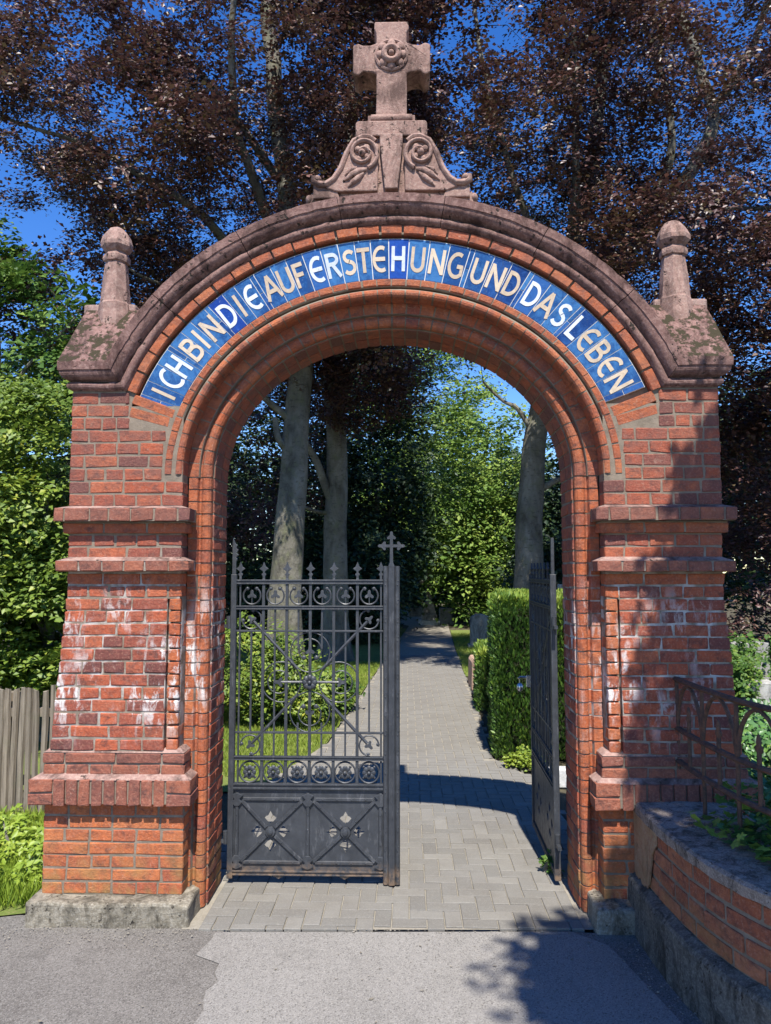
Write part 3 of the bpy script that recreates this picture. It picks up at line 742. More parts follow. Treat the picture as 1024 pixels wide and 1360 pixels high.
# ---- piers
def pier(sx):
    """built for the left side (sx = -1 mirrors the x axis of the numbers below)"""
    side = 'left' if sx < 0 else 'right'
    random.seed(31 if sx < 0 else 47)
    def X(a, b):                    # a = outer, b = inner (both positive distances)
        return (-a, -b) if sx < 0 else (b, a)
    mb = MB()
    def bx(a, b, y0, y1, z0, z1):
        x0, x1 = X(a, b); mb.box(x0, x1, y0, y1, z0, z1)
    bx(1.705, 1.106, 0.0032, 0.432, 2.02, 2.62)
    bx(1.705, 1.42, 0.0036, 0.431, 2.60, 2.74)
    bx(1.699, 1.106, 0.0034, 0.430, 1.60, 2.03)
    # battered body, notched behind the corner bead
    for k in range(6):
        za, zb = 0.80 + k * 0.1367, 0.80 + (k + 1) * 0.1367 + 0.001
        f = 1 - (k + 0.5) / 6
        bx(1.693 + 0.059 * f, 1.170, 0.0034 - 0.022 * f + 0.0006 * (k % 2), 0.433, za, zb)
    bx(1.172, 1.10, 0.030, 0.434, 0.80, 1.62)
    bx(1.782, 1.065, 0.0034, 0.435, 0.02, 0.82)
    bx(1.835, 1.020, -0.052, 0.09, 0.57, 0.686)
    bx(1.776, 1.066, -0.016, 0.09, 0.686, 0.815)
    bx(1.736, 1.052, -0.056, 0.09, 1.745, 1.797)
    bx(1.722, 1.080, -0.016, 0.09, 1.945, 2.0)
    bx(1.749, 1.053, -0.060, 0.09, 2.003, 2.070)
    core_o = mb.build('pier', 'mortar', gw)
    core_o['label'] = '%s brick pier with stepped ledges and battered shaft' % side
    def L(name, z0, z1, a, b, yf, mat, n, shift=0, **kw):
        x0, x1 = X(a, b); lay(name, z0, z1, x0, x1, yf, mat, core_o, n, shift, **kw)
    # plinth
    z = 0.105
    for k in range(7):
        n = 3 if k % 2 else 6
        if k % 2: L('plinth_brick', z, z + 0.065, 1.785, 1.062, 0.0, 'plinth', 3, 1 if k % 4 == 1 else 0)
        else: L('plinth_brick', z, z + 0.065, 1.785, 1.062, 0.0, 'plinth', 6, 0)
        z += 0.065
    # soldier cap
    x0, x1 = X(1.845, 1.012)
    qa, qb = 0.13, 0.13
    put_brick('soldier_brick', x0, x0 + qa - 0.006, -0.062, 0.07, 0.562, 0.618, 'maroon', core_o)
    put_brick('soldier_brick', x0 + 0.004, x0 + qa - 0.006, -0.060, 0.07, 0.626, 0.690, 'maroon', core_o)
    put_brick('soldier_brick', x1 - qb + 0.006, x1, -0.062, 0.095, 0.562, 0.618, 'maroon', core_o)
    put_brick('soldier_brick', x1 - qb + 0.006, x1 - 0.004, -0.060, 0.095, 0.626, 0.690, 'maroon', core_o)
    ns = 9; w = (x1 - x0 - qa - qb) / ns
    for k in range(ns):
        put_brick('soldier_brick', x0 + qa + k * w + 0.004, x0 + qa + (k + 1) * w - 0.004, -0.064 + random.uniform(-.004, .004), 0.07, 0.562 + random.uniform(-.004, .004), 0.690, 'maroon', core_o)
    # mortar weatherings on cap and ledges: sloped wedges
    def wedge(name, a, b, yf, z0, z1, yb, mat='maroon', run=None):
        xo, xi = X(a, b)
        run = run if run else 0.05
        m2 = MB()
        so = run
        if sx < 0: xa, xb, xc, xd = xo, xi, xo + so, xi - so
        else: xa, xb, xc, xd = xo, xi, xo + so, xi - so
        m2.add([(xa, yf, z0), (xb, yf, z0), (xb, yb, z0), (xa, yb, z0), (xc, yf + so, z1), (xd, yf + so, z1), (xd, yb, z1), (xc, yb, z1)],
               [(0, 3, 2, 1), (4, 5, 6, 7), (0, 1, 5, 4), (1, 2, 6, 5), (2, 3, 7, 6), (3, 0, 4, 7)])
        return m2.build(name, mat, core_o)
    t_ = wedge('cap_weathering', 1.838, 1.018, -0.058, 0.688, 0.718, 0.096, 'stone_clean', 0.05)
    L('ledge_brick', 0.704, 0.760, 1.785, 1.058, -0.022, 'maroon', 6, 0)
    L('ledge_brick', 0.762, 0.818, 1.790, 1.056, -0.026, 'maroon', 3, 1)
    wedge('ledge_weathering', 1.786, 1.060, -0.024, 0.817, 0.836, 0.096, 'stone_clean', 0.024)
    # battered body: 13 courses with a rounded bead at the inner corner
    z = 0.822
    for k in range(13):
        f = 1 - (k + 0.5) / 13
        h = 0.0652
        a = 1.698 + 0.060 * f
        yf = -0.022 * f
        if k % 2: L('brick', z, z + h, a, 1.170, yf, 'brick', 3, 1 if k % 4 == 1 else 0)
        else: L('brick', z, z + h, a, 1.170, yf, 'brick', 5, 0)
        if k < 12:
            xa, xb = X(1.160, 1.100)
            put_brick('bead_brick', xa, xb, yf * 0.4, 0.1, z + 0.004, z + h - 0.004, 'orange', core_o)
        else:
            xa, xb = X(1.165, 1.098)
            put_brick('bead_brick', xa, xb, 0.0, 0.1, z + 0.004, z + h - 0.004, 'orange', core_o)
        z += h
    # frieze: sub-course, ledge, two courses, corbel, top ledge
    L('brick', 1.672, 1.734, 1.706, 1.100, -0.002, 'orange', 3, 0)
    L('ledge_brick', 1.738, 1.800, 1.742, 1.046, -0.062, 'maroon', 6, 0)
    wedge('ledge_weathering', 1.738, 1.050, -0.060, 1.797, 1.818, 0.096, 'stone_clean', 0.05)
    L('brick', 1.808, 1.872, 1.702, 1.100, 0.0, 'brick', 3, 1)
    L('brick', 1.872, 1.936, 1.702, 1.100, 0.0, 'brick', 5, 0)
    L('ledge_brick', 1.938, 1.998, 1.728, 1.074, -0.020, 'orange', 3, 0)
    L('ledge_brick', 2.000, 2.074, 1.756, 1.046, -0.066, 'maroon', 6, 1)
    wedge('ledge_weathering', 1.750, 1.053, -0.062, 2.071, 2.086, 0.096, 'stone_clean', 0.05)
    # upper block up to the coping, cut by the arch
    z = 2.082
    for k in range(9):
        h = 0.0685
        top = z + h
        xi = 1.104 if top < 2.225 else max(ell_x(1.062, top), ell_x(1.062, z)) + 0.006
        if top > 2.54: xi = ell_x(1.062, z) + 0.22
        if top > 2.62: xi = 1.40
        n = [5, 3, 5, 3, 4, 3, 4, 2, 2][k] if xi < 1.4 else 2
        L('brick', z, top, 1.708, xi, 0.0, 'brick', n, 1 if (k % 2 and n < 4) else 0)
        z = top
    # corbel brick that the inner roll dies on, sloped bricks under the end of the tile band
    for k in range(2):
        th = 0.058
        o = bpy.data.objects.new('rowlock_brick', brick_mesh(0.24 - 0.02 * k, 0.1, 0.056, 'orange'))
        tx, tz = ell(1.175, R(71.8 + 2.95 * k))
        o.location = (sx * (tx + 0.01), 0.052, tz)
        ang = math.atan2((1.175 + EK) * math.cos(R(72)), 1.175 * math.sin(R(72)))
        o.rotation_euler = (0, -sx * R(21 - 5 * k), 0)
        link(o, core_o)
    # side brickwork on the outer flank, real bricks joined
    sb = MB()
    z = 0.105
    while z < 2.70:
        if z < 0.55: xo = 1.785
        elif z < 0.82: xo = 1.785
        elif z < 1.67: xo = 1.698 + 0.060 * (1 - (z + 0.03 - 0.822) / 0.85)
        else: xo = 1.708
        y = 0.116
        seg = [0.11, 0.20] if int(z / 0.066) % 2 else [0.205, 0.105]
        for s_ in seg:
            xa, xb = X(xo, xo - 0.06)
            sb.box(xa, xb, y, y + s_ - 0.01, z + 0.005, z + 0.060)
            y += s_
        z += 0.0662
    so = sb.build('flank_brickwork', 'brick', core_o); tag(so, kind='stuff')
    # ledges returning on the flank
    lb = MB()
    for z0, z1, xo in ((1.74, 1.80, 1.741), (1.94, 1.997, 1.727), (2.0, 2.073, 1.755), (0.562, 0.69, 1.844)):
        xa, xb = X(xo, xo - 0.12)
        for y0, y1 in ((0.10, 0.20), (0.21, 0.32), (0.33, 0.44)):
            lb.box(xa, xb, y0 if z0 > 1 else y0 + 0.0, y1, z0 + 0.003, z1)
    lo_ = lb.build('ledge_return', 'maroon', core_o); tag(lo_, kind='stuff')
    # concrete footing
    fb = MB()
    x0, x1 = X(1.815, 0.998)
    fb.box(x0, x1, -0.110, 0.42, -0.06, 0.106)
    fo = fb.build('footing', 'concrete', core_o)
    roughen(fo, 0.022, 6, 6)
    bv = fo.modifiers.new('bevel', 'BEVEL'); bv.width = 0.015; bv.segments = 2; bv.limit_method = 'ANGLE'; bv.angle_limit = R(50)
    # jamb with roll and reveal
    jb = MB()
    jprof = [(1.098, 0.145), (1.098, 0.1035), (1.052, 0.1035), (1.045, 0.127), (1.034, 0.127)] + [(o + EK, y + 0.002) for o, y in roll(0.883, 0.833, 0.1295)] + [(0.981, 0.152), (0.9735, 0.152), (0.9735, 0.4365), (1.098, 0.4365)]
    K = len(jprof)
    jb.add([(sx * px, py, zz) for zz in (-0.05, ZS) for px, py in jprof], [tuple(range(K)), tuple(range(2 * K - 1, K - 1, -1))] + [(i, (i + 1) % K, K + (i + 1) % K, K + i) for i in range(K)])
    jam = jb.build('jamb', 'mortar', gw)
    nj = 34; h = ZS / nj
    for k in range(nj):
        z0, z1 = k * h + 0.004, (k + 1) * h - 0.004
        prof = [(1.098, 0.145), (1.098, 0.100), (1.052, 0.100), (1.045, 0.124), (1.034, 0.124)] + [(o + EK, y) for o, y in roll(0.886, 0.830, 0.128)] + [(0.978, 0.145)]
        d = random.uniform(-0.0014, 0.0014)
        m3 = MB(); K = len(prof)
        vs = [(sx * (px + d), py + d, zz) for zz in (z0, z1) for px, py in prof]
        m3.add(vs, [tuple(range(K)), tuple(range(2 * K - 1, K - 1, -1))] + [(i, (i + 1) % K, K + (i + 1) % K, K + i) for i in range(K)])
        m3.build('jamb_brick', 'orange' if k > 2 else 'plinth', jam)
        for ya, yb in (((0.150, 0.262), (0.271, 0.440)) if k % 2 else ((0.150, 0.318), (0.327, 0.440))):
            e = random.uniform(-0.002, 0.002)
            xa, xb = X(1.06, 0.970 + e)
            put_brick('reveal_brick', xa, xb, ya, yb, z0, z1, 'brick', jam)
    return core_o
pier(-1)
pier(1)

# ---- sandstone coping over the arch
CP0 = 1.352
def cop_prof():
    p = [(0.0, 0.10), (0.0, -0.003)]
    p += [(0.026 - 0.022 * math.cos(math.pi * k / 6), -0.006 - 0.022 * math.sin(math.pi * k / 6)) for k in range(7)]
    p += [(0.052, -0.010)]
    p += [(0.054 + 0.046 * (1 - math.cos(R(90) * k / 6)), -0.012 - 0.046 * math.sin(R(90) * k / 6)) for k in range(1, 7)]
    p += [(0.103, -0.064), (0.146, -0.066), (0.158, -0.040), (0.172, 0.18), (0.158, 0.47), (0.10, 0.49), (0.0, 0.46)]
    return p
ZB = 2.703
def t_end(n):
    return math.acos((ZB + n - ZS) / (CP0 + n))
def cop_seg(t0, t1, first, last, d):
    prof = cop_prof(); K = len(prof); N_ = 14; vs = []
    for i in range(N_ + 1):
        f = i / N_
        for n, y in prof:
            e = t_end(n)
            a = -e if first else t0; b = e if last else t1
            t = a + (b - a) * f
            x, z = ell(CP0 + n + d, t); vs.append((x, y + d, z))
    mb = MB()
    fs = [(i * K + j, i * K + (j + 1) % K, (i + 1) * K + (j + 1) % K, (i + 1) * K + j) for i in range(N_) for j in range(K)]
    fs += [tuple(range(K)), tuple(range((N_ + 1) * K - 1, N_ * K - 1, -1))]
    return mb.add(vs, fs)
tt = t_end(0.0)
segs = 7
for k in range(segs):
    t0 = -tt + 2 * tt * k / segs; t1 = -tt + 2 * tt * (k + 1) / segs
    d = random.uniform(-0.0015, 0.0015)
    o = cop_seg(t0 + 0.0012, t1 - 0.0012, k == 0, k == segs - 1, d).build('coping_stone', 'coping', gw, smooth=True)
    roughen(o, 0.004, 24)
# pier caps with weathered tops, and their pinnacles; their mouldings meet the coping at a mitre
def pier_cap(sx):
    prof = [(n, -y) for n, y in cop_prof()[1:-6]] + [(0.146, 0.066)]
    mb = MB(); vs = []
    for n, d in prof:
        xin = (CP0 + n + EK) * math.sin(t_end(n))
        xo, yf, yb = 1.700 + d, -d, 0.44 + d * 0.6
        vs += [(sx * xo, yf, ZB + n), (sx * xin, yf, ZB + n), (sx * xin, yb, ZB + n), (sx * xo, yb, ZB + n)]
    vs += [(sx * 1.725, 0.18, 3.21), (sx * 1.36, 0.18, 3.21), (sx * 1.36, 0.30, 3.21), (sx * 1.725, 0.30, 3.21)]
    n = len(prof) + 1
    fs = [(i * 4 + k, i * 4 + (k + 1) % 4, (i + 1) * 4 + (k + 1) % 4, (i + 1) * 4 + k) for i in range(n - 1) for k in range(4)]
    fs += [(3, 2, 1, 0), ((n - 1) * 4, (n - 1) * 4 + 1, (n - 1) * 4 + 2, (n - 1) * 4 + 3)]
    mb.add(vs, fs)
    o = mb.build('pier_cap', 'coping', gw)
    roughen(o, 0.004, 14, 2)
    rb = MB(); rb.box(*sorted((sx * 1.745, sx * 1.45)), 0.185, 0.33, 3.17, 3.25)
    rb.build('ridge_block', 'stone', o, bevel=0.015)
    pm = MB()
    prof = [(0.108, 3.0), (0.104, 3.16), (0.100, 3.24), (0.094, 3.25), (0.070, 3.472), (0.066, 3.485), (0.080, 3.490), (0.084, 3.505), (0.083, 3.522), (0.072, 3.534), (0.064, 3.542),
            (0.084, 3.556), (0.099, 3.576), (0.100, 3.600), (0.086, 3.640), (0.055, 3.675), (0.026, 3.692), (0.008, 3.696)]
    pm.lathe([(r_ * 0.90, z_) for r_, z_ in prof], 8, (sx * 1.568, 0.20, 0), R(22.5))
    p = pm.build('pinnacle', 'stone_clean', o, bevel=0.006)
    roughen(p, 0.007, 18, 1)
pier_cap(-1); pier_cap(1)

# ---- pedestal with scrolls and the stone cross
def limb_curve(pts, sgn):
    n = len(pts)
    return [(sgn * x, 0.004 + 0.010 * (i / (n - 1)), z) for i, (x, z) in enumerate(pts)], [0.013 + 0.010 * (i / (n - 1)) for i in range(n)]
ped = MB()
pb = [(-0.46, 3.62), (0.46, 3.62), (0.44, 3.80), (0.36, 3.835), (0.30, 3.90), (0.25, 4.03), (0.205, 4.10), (0.19, 4.112), (0.19, 4.180), (0.18, 4.192), (-0.18, 4.192), (-0.19, 4.180), (-0.19, 4.112), (-0.205, 4.10), (-0.25, 4.03), (-0.30, 3.90), (-0.36, 3.835), (-0.44, 3.80)]
ped.prism(pb, 0.03, 0.30)
pd = ped.build('cross_pedestal', 'stone_clean', gw, bevel=0.008)
# tapering centre slab between the scrolls
c_ = MB(); c_.prism([(-0.035, 3.80), (0.035, 3.80), (0.062, 4.06), (0.062, 4.11), (-0.062, 4.11), (-0.062, 4.06)], -0.012, 0.04); c_.build('centre_slab', 'stone_clean', pd, bevel=0.006)
c_ = MB(); c_.prism([(-0.195, 4.108), (0.195, 4.108), (0.195, 4.182), (0.185, 4.194), (-0.185, 4.194), (-0.195, 4.182)], 0.008, 0.32); c_.build('top_band', 'stone_clean', pd, bevel=0.006)
for s in (-1, 1):
    # console face: raised border, spiral and leaf
    out = [(0.075, 3.795), (0.068, 4.05), (0.10, 4.095), (0.15, 4.105), (0.21, 4.08), (0.245, 4.01), (0.275, 3.93), (0.315, 3.86), (0.36, 3.815), (0.30, 3.795)]
    poly = [(s * x, z) for x, z in out]
    if s > 0: poly = poly[::-1]
    c_ = MB(); c_.prism(poly, 0.004, 0.05)
    con = c_.build('console', 'stone_clean', pd, bevel=0.006)
    sp = MB()
    cx, cz = s * 0.155, 4.005
    pts, rr = [], []
    for k in range(40):
        a = k / 39
        ang = R(250 - 560 * a)
        r = 0.086 - 0.062 * a
        pts.append((cx + s * r * math.cos(ang), -0.004, cz + r * math.sin(ang) * 1.05))
        rr.append(0.013 - 0.004 * a)
    sp.tube(pts, rr, 8)
    sp.ball((cx + s * 0.004, -0.006, cz), (0.020, 0.022, 0.020), 8, 6)
    for dx, dz, r in ((-0.020, 0.030, 0.021), (0.028, 0.022, 0.019), (-0.024, -0.020, 0.018), (0.018, -0.034, 0.018)):
        sp.ball((cx + s * dx, 0.002, cz + dz), (r, 0.016, r), 8, 5)
    sp.build('spiral', 'stone_clean', con, smooth=True)
    lf = MB()
    for pl, rd in (([(0.135, 3.915), (0.175, 3.905), (0.215, 3.885), (0.262, 3.850)], [0.010, 0.020, 0.018, 0.004]), ([(0.150, 3.895), (0.178, 3.868), (0.212, 3.842), (0.235, 3.818)], [0.008, 0.017, 0.015, 0.004]),
                   ([(0.185, 3.925), (0.222, 3.912), (0.250, 3.885)], [0.008, 0.014, 0.004])):
        lf.tube([(s * x_, 0.002, z_) for x_, z_ in pl], rd, 8)
    lf.build('leaf_carving', 'stone_clean', con, smooth=True)
    rim = MB()
    rp, rr_ = limb_curve([(0.085, 4.075), (0.115, 4.100), (0.155, 4.104), (0.205, 4.078), (0.243, 4.010), (0.272, 3.930), (0.312, 3.866), (0.352, 3.838), (0.392, 3.838), (0.420, 3.856), (0.414, 3.878)], s)
    rim.tube(rp, rr_, 8)
    rim.ball((s * 0.402, 0.016, 3.868), (0.022, 0.03, 0.022), 8, 6)
    rim.build('scroll_rim', 'stone_clean', con, smooth=True)
    fb_ = MB(); fb_.prism([(s * x_, z_) for x_, z_ in ([(0.28, 3.76), (0.425, 3.76), (0.425, 3.845), (0.36, 3.83), (0.31, 3.85)][::s])], 0.012, 0.24); fb_.build('scroll_foot', 'stone_clean', con, bevel=0.006)
    foot = MB(); foot.ball((s * 0.450, 0.05, 3.768), (0.022, 0.03, 0.028), 8, 6); foot.build('scroll_bead', 'stone_clean', con, smooth=True)
cr = MB()
def cpoly(w, l, b):
    pass
cz0, cz = 4.25, 4.585
hw, ah, tip, al = 0.084, 0.078, 0.102, 0.214
cp = [(-hw, cz0), (hw, cz0), (hw, cz - ah - 0.012), (hw + 0.03, cz - ah), (al - 0.055, cz - ah + 0.004), (al - 0.028, cz - tip + 0.004), (al, cz - tip + 0.018), (al, cz + tip - 0.022), (al - 0.028, cz + tip - 0.012), (al - 0.055, cz + ah), (hw + 0.03, cz + ah), (hw, cz + ah + 0.012),
      (hw, 4.735), (hw + 0.012, 4.760), (hw + 0.010, 4.800), (-hw - 0.010, 4.800), (-hw - 0.012, 4.760), (-hw, 4.735), (-hw, cz + ah + 0.012), (-hw - 0.03, cz + ah), (-al + 0.055, cz + ah), (-al + 0.028, cz + tip - 0.012), (-al, cz + tip - 0.022), (-al, cz - tip + 0.018), (-al + 0.028, cz - tip + 0.004), (-al + 0.055, cz - ah + 0.004), (-hw - 0.03, cz - ah), (-hw, cz - ah - 0.012)]
cr.prism(cp, 0.055, 0.225)
cx_o = cr.build('stone_cross', 'stone_clean', gw, bevel=0.007)
roughen(cx_o, 0.003, 20, 1)
tb = MB()
tb.box(-0.120, 0.120, 0.03, 0.255, 4.198, 4.208)
tb.tube([(-0.115, 0.05, 4.228), (0.115, 0.05, 4.228)], 0.024, 10)
tb.box(-0.130, 0.130, 0.05, 0.25, 4.206, 4.250)
tb.build('cross_base', 'stone_clean', cx_o, bevel=0.008)
ro = MB()
rc = (0, 0.05, 4.60)
for k in range(8):
    a = 2 * math.pi * k / 8
    ro.ball((rc[0] + 0.064 * math.cos(a), 0.052, rc[2] + 0.064 * math.sin(a)), (0.026, 0.020, 0.026), 8, 6)
ring = [(rc[0] + 0.040 * math.cos(2 * math.pi * k / 24), 0.036, rc[2] + 0.040 * math.sin(2 * math.pi * k / 24)) for k in range(24)]
ro.tube(ring, 0.018, 8, closed=True)
ring = [(rc[0] + 0.085 * math.cos(2 * math.pi * k / 28), 0.052, rc[2] + 0.085 * math.sin(2 * math.pi * k / 28)) for k in range(28)]
ro.tube(ring, 0.010, 6, closed=True)
ro.ball((rc[0], 0.034, rc[2]), (0.017, 0.022, 0.017), 8, 6)
ro.build('rosette', 'stone_clean', cx_o, smooth=True)
#@@PART2
# ------------------------------------------------------------------ iron gates
def cyl_bar(mb, x, y, z0, z1, w):
    mb.box(x - w / 2, x + w / 2, y - w / 2, y + w / 2, z0, z1)
def circle(cx, cz, r, y=0.0, n=28, a0=0, a1=360):
    full = abs(a1 - a0) >= 360
    m = n if full else n + 1
    return [(cx + r * math.cos(R(a0 + (a1 - a0) * k / n)), y, cz + r * math.sin(R(a0 + (a1 - a0) * k / n))) for k in range(m)]
def trefoil(mb, cx, cz, r, ang=90, y=0.0):
    pts = []
    for k in range(30):
        a = 2 * math.pi * k / 30
        q = r * (0.72 + 0.42 * max(-0.55, math.cos(3 * a))) if abs(((a + math.pi) % (2 * math.pi)) - math.pi) < R(150) else r * 0.45
        pts.append((cx + q * math.cos(a + R(ang)), cz + q * math.sin(a + R(ang))))
    mb.prism(pts, y - 0.005, y + 0.005)
def gate_leaf(name, label, loc, rz, post):
    g = empty(name, label, 'gate', loc, rz, 'iron gate leaves')
    I = 'iron'
    bars = [0.052 + 0.1352 * k for k in range(7)]
    xr = 0.876
    b = MB(); b.box(0.0, 0.032, -0.017, 0.017, 0.03, 1.725); st = b.build('hinge_stile', I, g, bevel=0.003)
    # tall half-leaf finial on the hinge stile
    b = MB(); b.prism([(0.004, 1.725), (0.026, 1.725), (0.026, 1.80), (0.032, 1.808), (0.032, 1.816), (0.024, 1.822), (0.040, 1.838), (0.028, 1.846), (0.038, 1.866), (0.027, 1.874), (0.030, 1.892), (0.020, 1.904), (0.006, 1.935), (0.004, 1.90)], -0.009, 0.009); b.build('stile_finial', I, g, bevel=0.002)
    rails = [(1.681, 0.026, 0.03), (1.534, 0.022, 0.03), (1.401, 0.011, 0.016), (0.830, 0.011, 0.016), (0.688, 0.022, 0.028), (0.534, 0.032, 0.036), (0.062, 0.026, 0.034)]
    for z, h, d in rails:
        b = MB()
        if h > 0.02:
            b.box(0.030, xr, -d / 2, d / 2, z - h / 2, z - h / 2 + h * 0.32)
            b.box(0.030, xr, -d / 2 + 0.006, d / 2 - 0.006, z - h / 2 + h * 0.30, z + h / 2 - h * 0.30)
            b.box(0.030, xr, -d / 2, d / 2, z + h / 2 - h * 0.32, z + h / 2)
        else:
            b.box(0.030, xr, -d / 2, d / 2, z - h / 2, z + h / 2)
        b.build('rail', I, g, bevel=0.0015)
    for k, x in enumerate(bars):
        b = MB(); cyl_bar(b, x, 0, 0.53, 1.70, 0.0165 if 0 < k < 6 else 0.010); b.build('bar', I, g, bevel=0.0015)
        # spear finial
        b = MB()
        poly = [(0.007, 1.694), (0.007, 1.716), (0.013, 1.720), (0.013, 1.727), (0.006, 1.732), (0.006, 1.742), (0.017, 1.750), (0.027, 1.757), (0.012, 1.768), (0.006, 1.782), (0.0, 1.797)]
        full = [(x + a, z) for a, z in poly] + [(x - a, z) for a, z in poly[-2::-1]]
        b.prism(full, -0.006, 0.006)
        b.build('spear', I, g, bevel=0.0018)
        if k < 6:
            m = (x + bars[k + 1]) / 2
            # thin bars, broken round the big ornament
            spans = [(1.401, 1.534), (0.688, 0.83)]
            if k in (0, 5): spans = [(0.83, 1.401)]
            elif k in (1, 4): spans.append((0.83, 1.401))
            else: spans += [(1.300, 1.401), (0.83, 0.885)]
            for z0, z1 in spans:
                b = MB(); cyl_bar(b, m, 0, z0, z1, 0.010); b.build('thin_bar', I, g)
            # open scroll with trefoil between the two top rails
            b = MB()
            pts = circle(m, 1.603, 0.050, 0, 22, 128, 412)
            for s in (-1, 1):
                e = pts[0] if s < 0 else pts[-1]
                b.ball((e[0] + (-s) * 0.004, 0, e[2] + 0.001), (0.012, 0.007, 0.012), 8, 6)
            b.tube(pts, 0.0052, 6)
            b.build('scroll', I, g, smooth=True)
            b = MB(); cyl_bar(b, m, 0, 1.55, 1.60, 0.006); trefoil(b, m, 1.606, 0.026); b.build('trefoil', I, g, bevel=0.0015)
            # ring with flower in the lower band
            b = MB(); b.tube(circle(m, 0.611, 0.058, 0, 28), 0.0055, 6, closed=True); rg = b.build('ring', I, g, smooth=True)
            b = MB()
            for q in range(8):
                a = R(45 * q)
                b.ball((m + 0.024 * math.cos(a), -0.006, 0.611 + 0.024 * math.sin(a)), (0.0150, 0.005, 0.0150), 7, 5)
            b.ball((m, -0.014, 0.611), 0.011, 8, 5)
            for q in range(4):
                a = R(45 + 90 * q)
                b.ball((m + 0.042 * math.cos(a), 0, 0.611 + 0.042 * math.sin(a)), (0.008, 0.004, 0.008), 6, 4)
            b.build('flower', I, rg, smooth=True)
    # corner circles
    for cx, cz, ang in ((0.120, 1.467, 135), (0.796, 1.467, 45), (0.120, 0.760, 225), (0.796, 0.760, 315)):
        b = MB(); b.tube(circle(cx, cz, 0.055, 0, 26, ang + 40, ang + 320), 0.005, 6)
        for d in (52, -52):
            b.ball((cx + 0.05 * math.cos(R(ang + d)), 0, cz + 0.05 * math.sin(R(ang + d))), (0.011, 0.006, 0.011), 7, 5)
        rg = b.build('corner_circle', I, g, smooth=True)
        b = MB(); trefoil(b, cx, cz, 0.024, ang); b.build('trefoil', I, rg, bevel=0.0015)
    # diagonal cross, four spiral circles, leaf cross and flower
    C = (0.458, 1.113)
    for tx, tz in ((0.12, 1.467), (0.796, 1.467), (0.12, 0.760), (0.796, 0.760)):
        b = MB()
        d = Vector((tx - C[0], 0, tz - C[1]))
        p0 = Vector((C[0], 0, C[1])) + d.normalized() * 0.10
        b.tube([p0, Vector((C[0], 0, C[1])) + d * 0.97], 0.0095, 6)
        b.build('brace', I, g)
    for ang in (0, 90, 180, 270):
        cx, cz = C[0] + 0.165 * math.cos(R(ang)), C[1] + 0.168 * math.sin(R(ang))
        b = MB(); b.tube(circle(cx, cz, 0.113, 0.002, 36), 0.0042, 6, closed=True); big = b.build('large_circle', I, g, smooth=True)
        b = MB(); b.tube(circle(cx + 0.012 * math.cos(R(ang)), cz + 0.012 * math.sin(R(ang)), 0.064, 0.0, 30, ang + 140, ang - 140), 0.004, 6)
        for s in (-1, 1):
            a = R(ang + s * 140)
            b.ball((cx + 0.012 * math.cos(R(ang)) + 0.056 * math.cos(a), 0, cz + 0.012 * math.sin(R(ang)) + 0.056 * math.sin(a)), (0.014, 0.006, 0.014), 7, 5)
        b.build('inner_scroll', I, big, smooth=True)
        b = MB(); b.tube([(C[0] + 0.03 * math.cos(R(ang)), -0.004, C[1] + 0.03 * math.sin(R(ang))), (cx, -0.004, cz)], 0.008, 6)
        trefoil(b, cx + 0.01 * math.cos(R(ang)), cz + 0.01 * math.sin(R(ang)), 0.026, ang, -0.004)
        b.build('leaf_arm', I, g)
    b = MB()
    for q in range(8):
        a = R(45 * q)
        mtx = (C[0] + 0.026 * math.cos(a), -0.012, C[1] + 0.026 * math.sin(a))
        b.ball(mtx, (0.019, 0.012, 0.019), 8, 6)
    b.ball((C[0], -0.022, C[1]), 0.012, 8, 6)
    b.build('rosette', I, g, smooth=True)
    # solid lower panel with four leaf-shaped openings in each half
    pw0, pw1, pz0, pz1 = 0.030, xr, 0.072, 0.520
    xm = (pw0 + pw1) / 2
    bm = bmesh.new()
    def loop(pts):
        vs = [bm.verts.new((x, 0, z)) for x, z in pts]
        for i in range(len(vs)):
            bm.edges.new((vs[i - 1], vs[i]))
    loop([(pw0, pz0), (pw1, pz0), (pw1, pz1), (pw0, pz1)])
    zc = 0.285
    leafp = [(0.0, 0.040), (0.014, 0.048), (0.030, 0.066), (0.020, 0.076), (0.012, 0.078), (0.0, 0.100), (-0.012, 0.078), (-0.020, 0.076), (-0.030, 0.066), (-0.014, 0.048)]
    for cx in ((pw0 + xm) / 2, (pw1 + xm) / 2):
        for ang in (0, 90, 180, 270):
            c_, s_ = math.cos(R(ang)), math.sin(R(ang))
            loop([(cx + (u * c_ - v * s_) * 1.12, zc + (u * s_ + v * c_) * 1.12) for u, v in leafp])
    bmesh.ops.triangle_fill(bm, use_beauty=True, use_dissolve=False, edges=bm.edges)
    for f in list(bm.faces):
        c = f.calc_center_median()
        for cx in ((pw0 + xm) / 2, (pw1 + xm) / 2):
            for ang in (0, 90, 180, 270):
                c_, s_ = math.cos(R(ang)), math.sin(R(ang))
                pl = [(cx + (u * c_ - v * s_) * 1.12, zc + (u * s_ + v * c_) * 1.12) for u, v in leafp]
                if f.is_valid and in_poly(c.x, c.z, pl):
                    bm.faces.remove(f); break
            else:
                continue
            break
    me = bpy.data.meshes.new('panel'); bm.to_mesh(me); bm.free(); me.materials.append(M[I])
    pn = bpy.data.objects.new('panel', me); link(pn, g)
    so = pn.modifiers.new('thick', 'SOLIDIFY'); so.thickness = 0.006; so.offset = 0
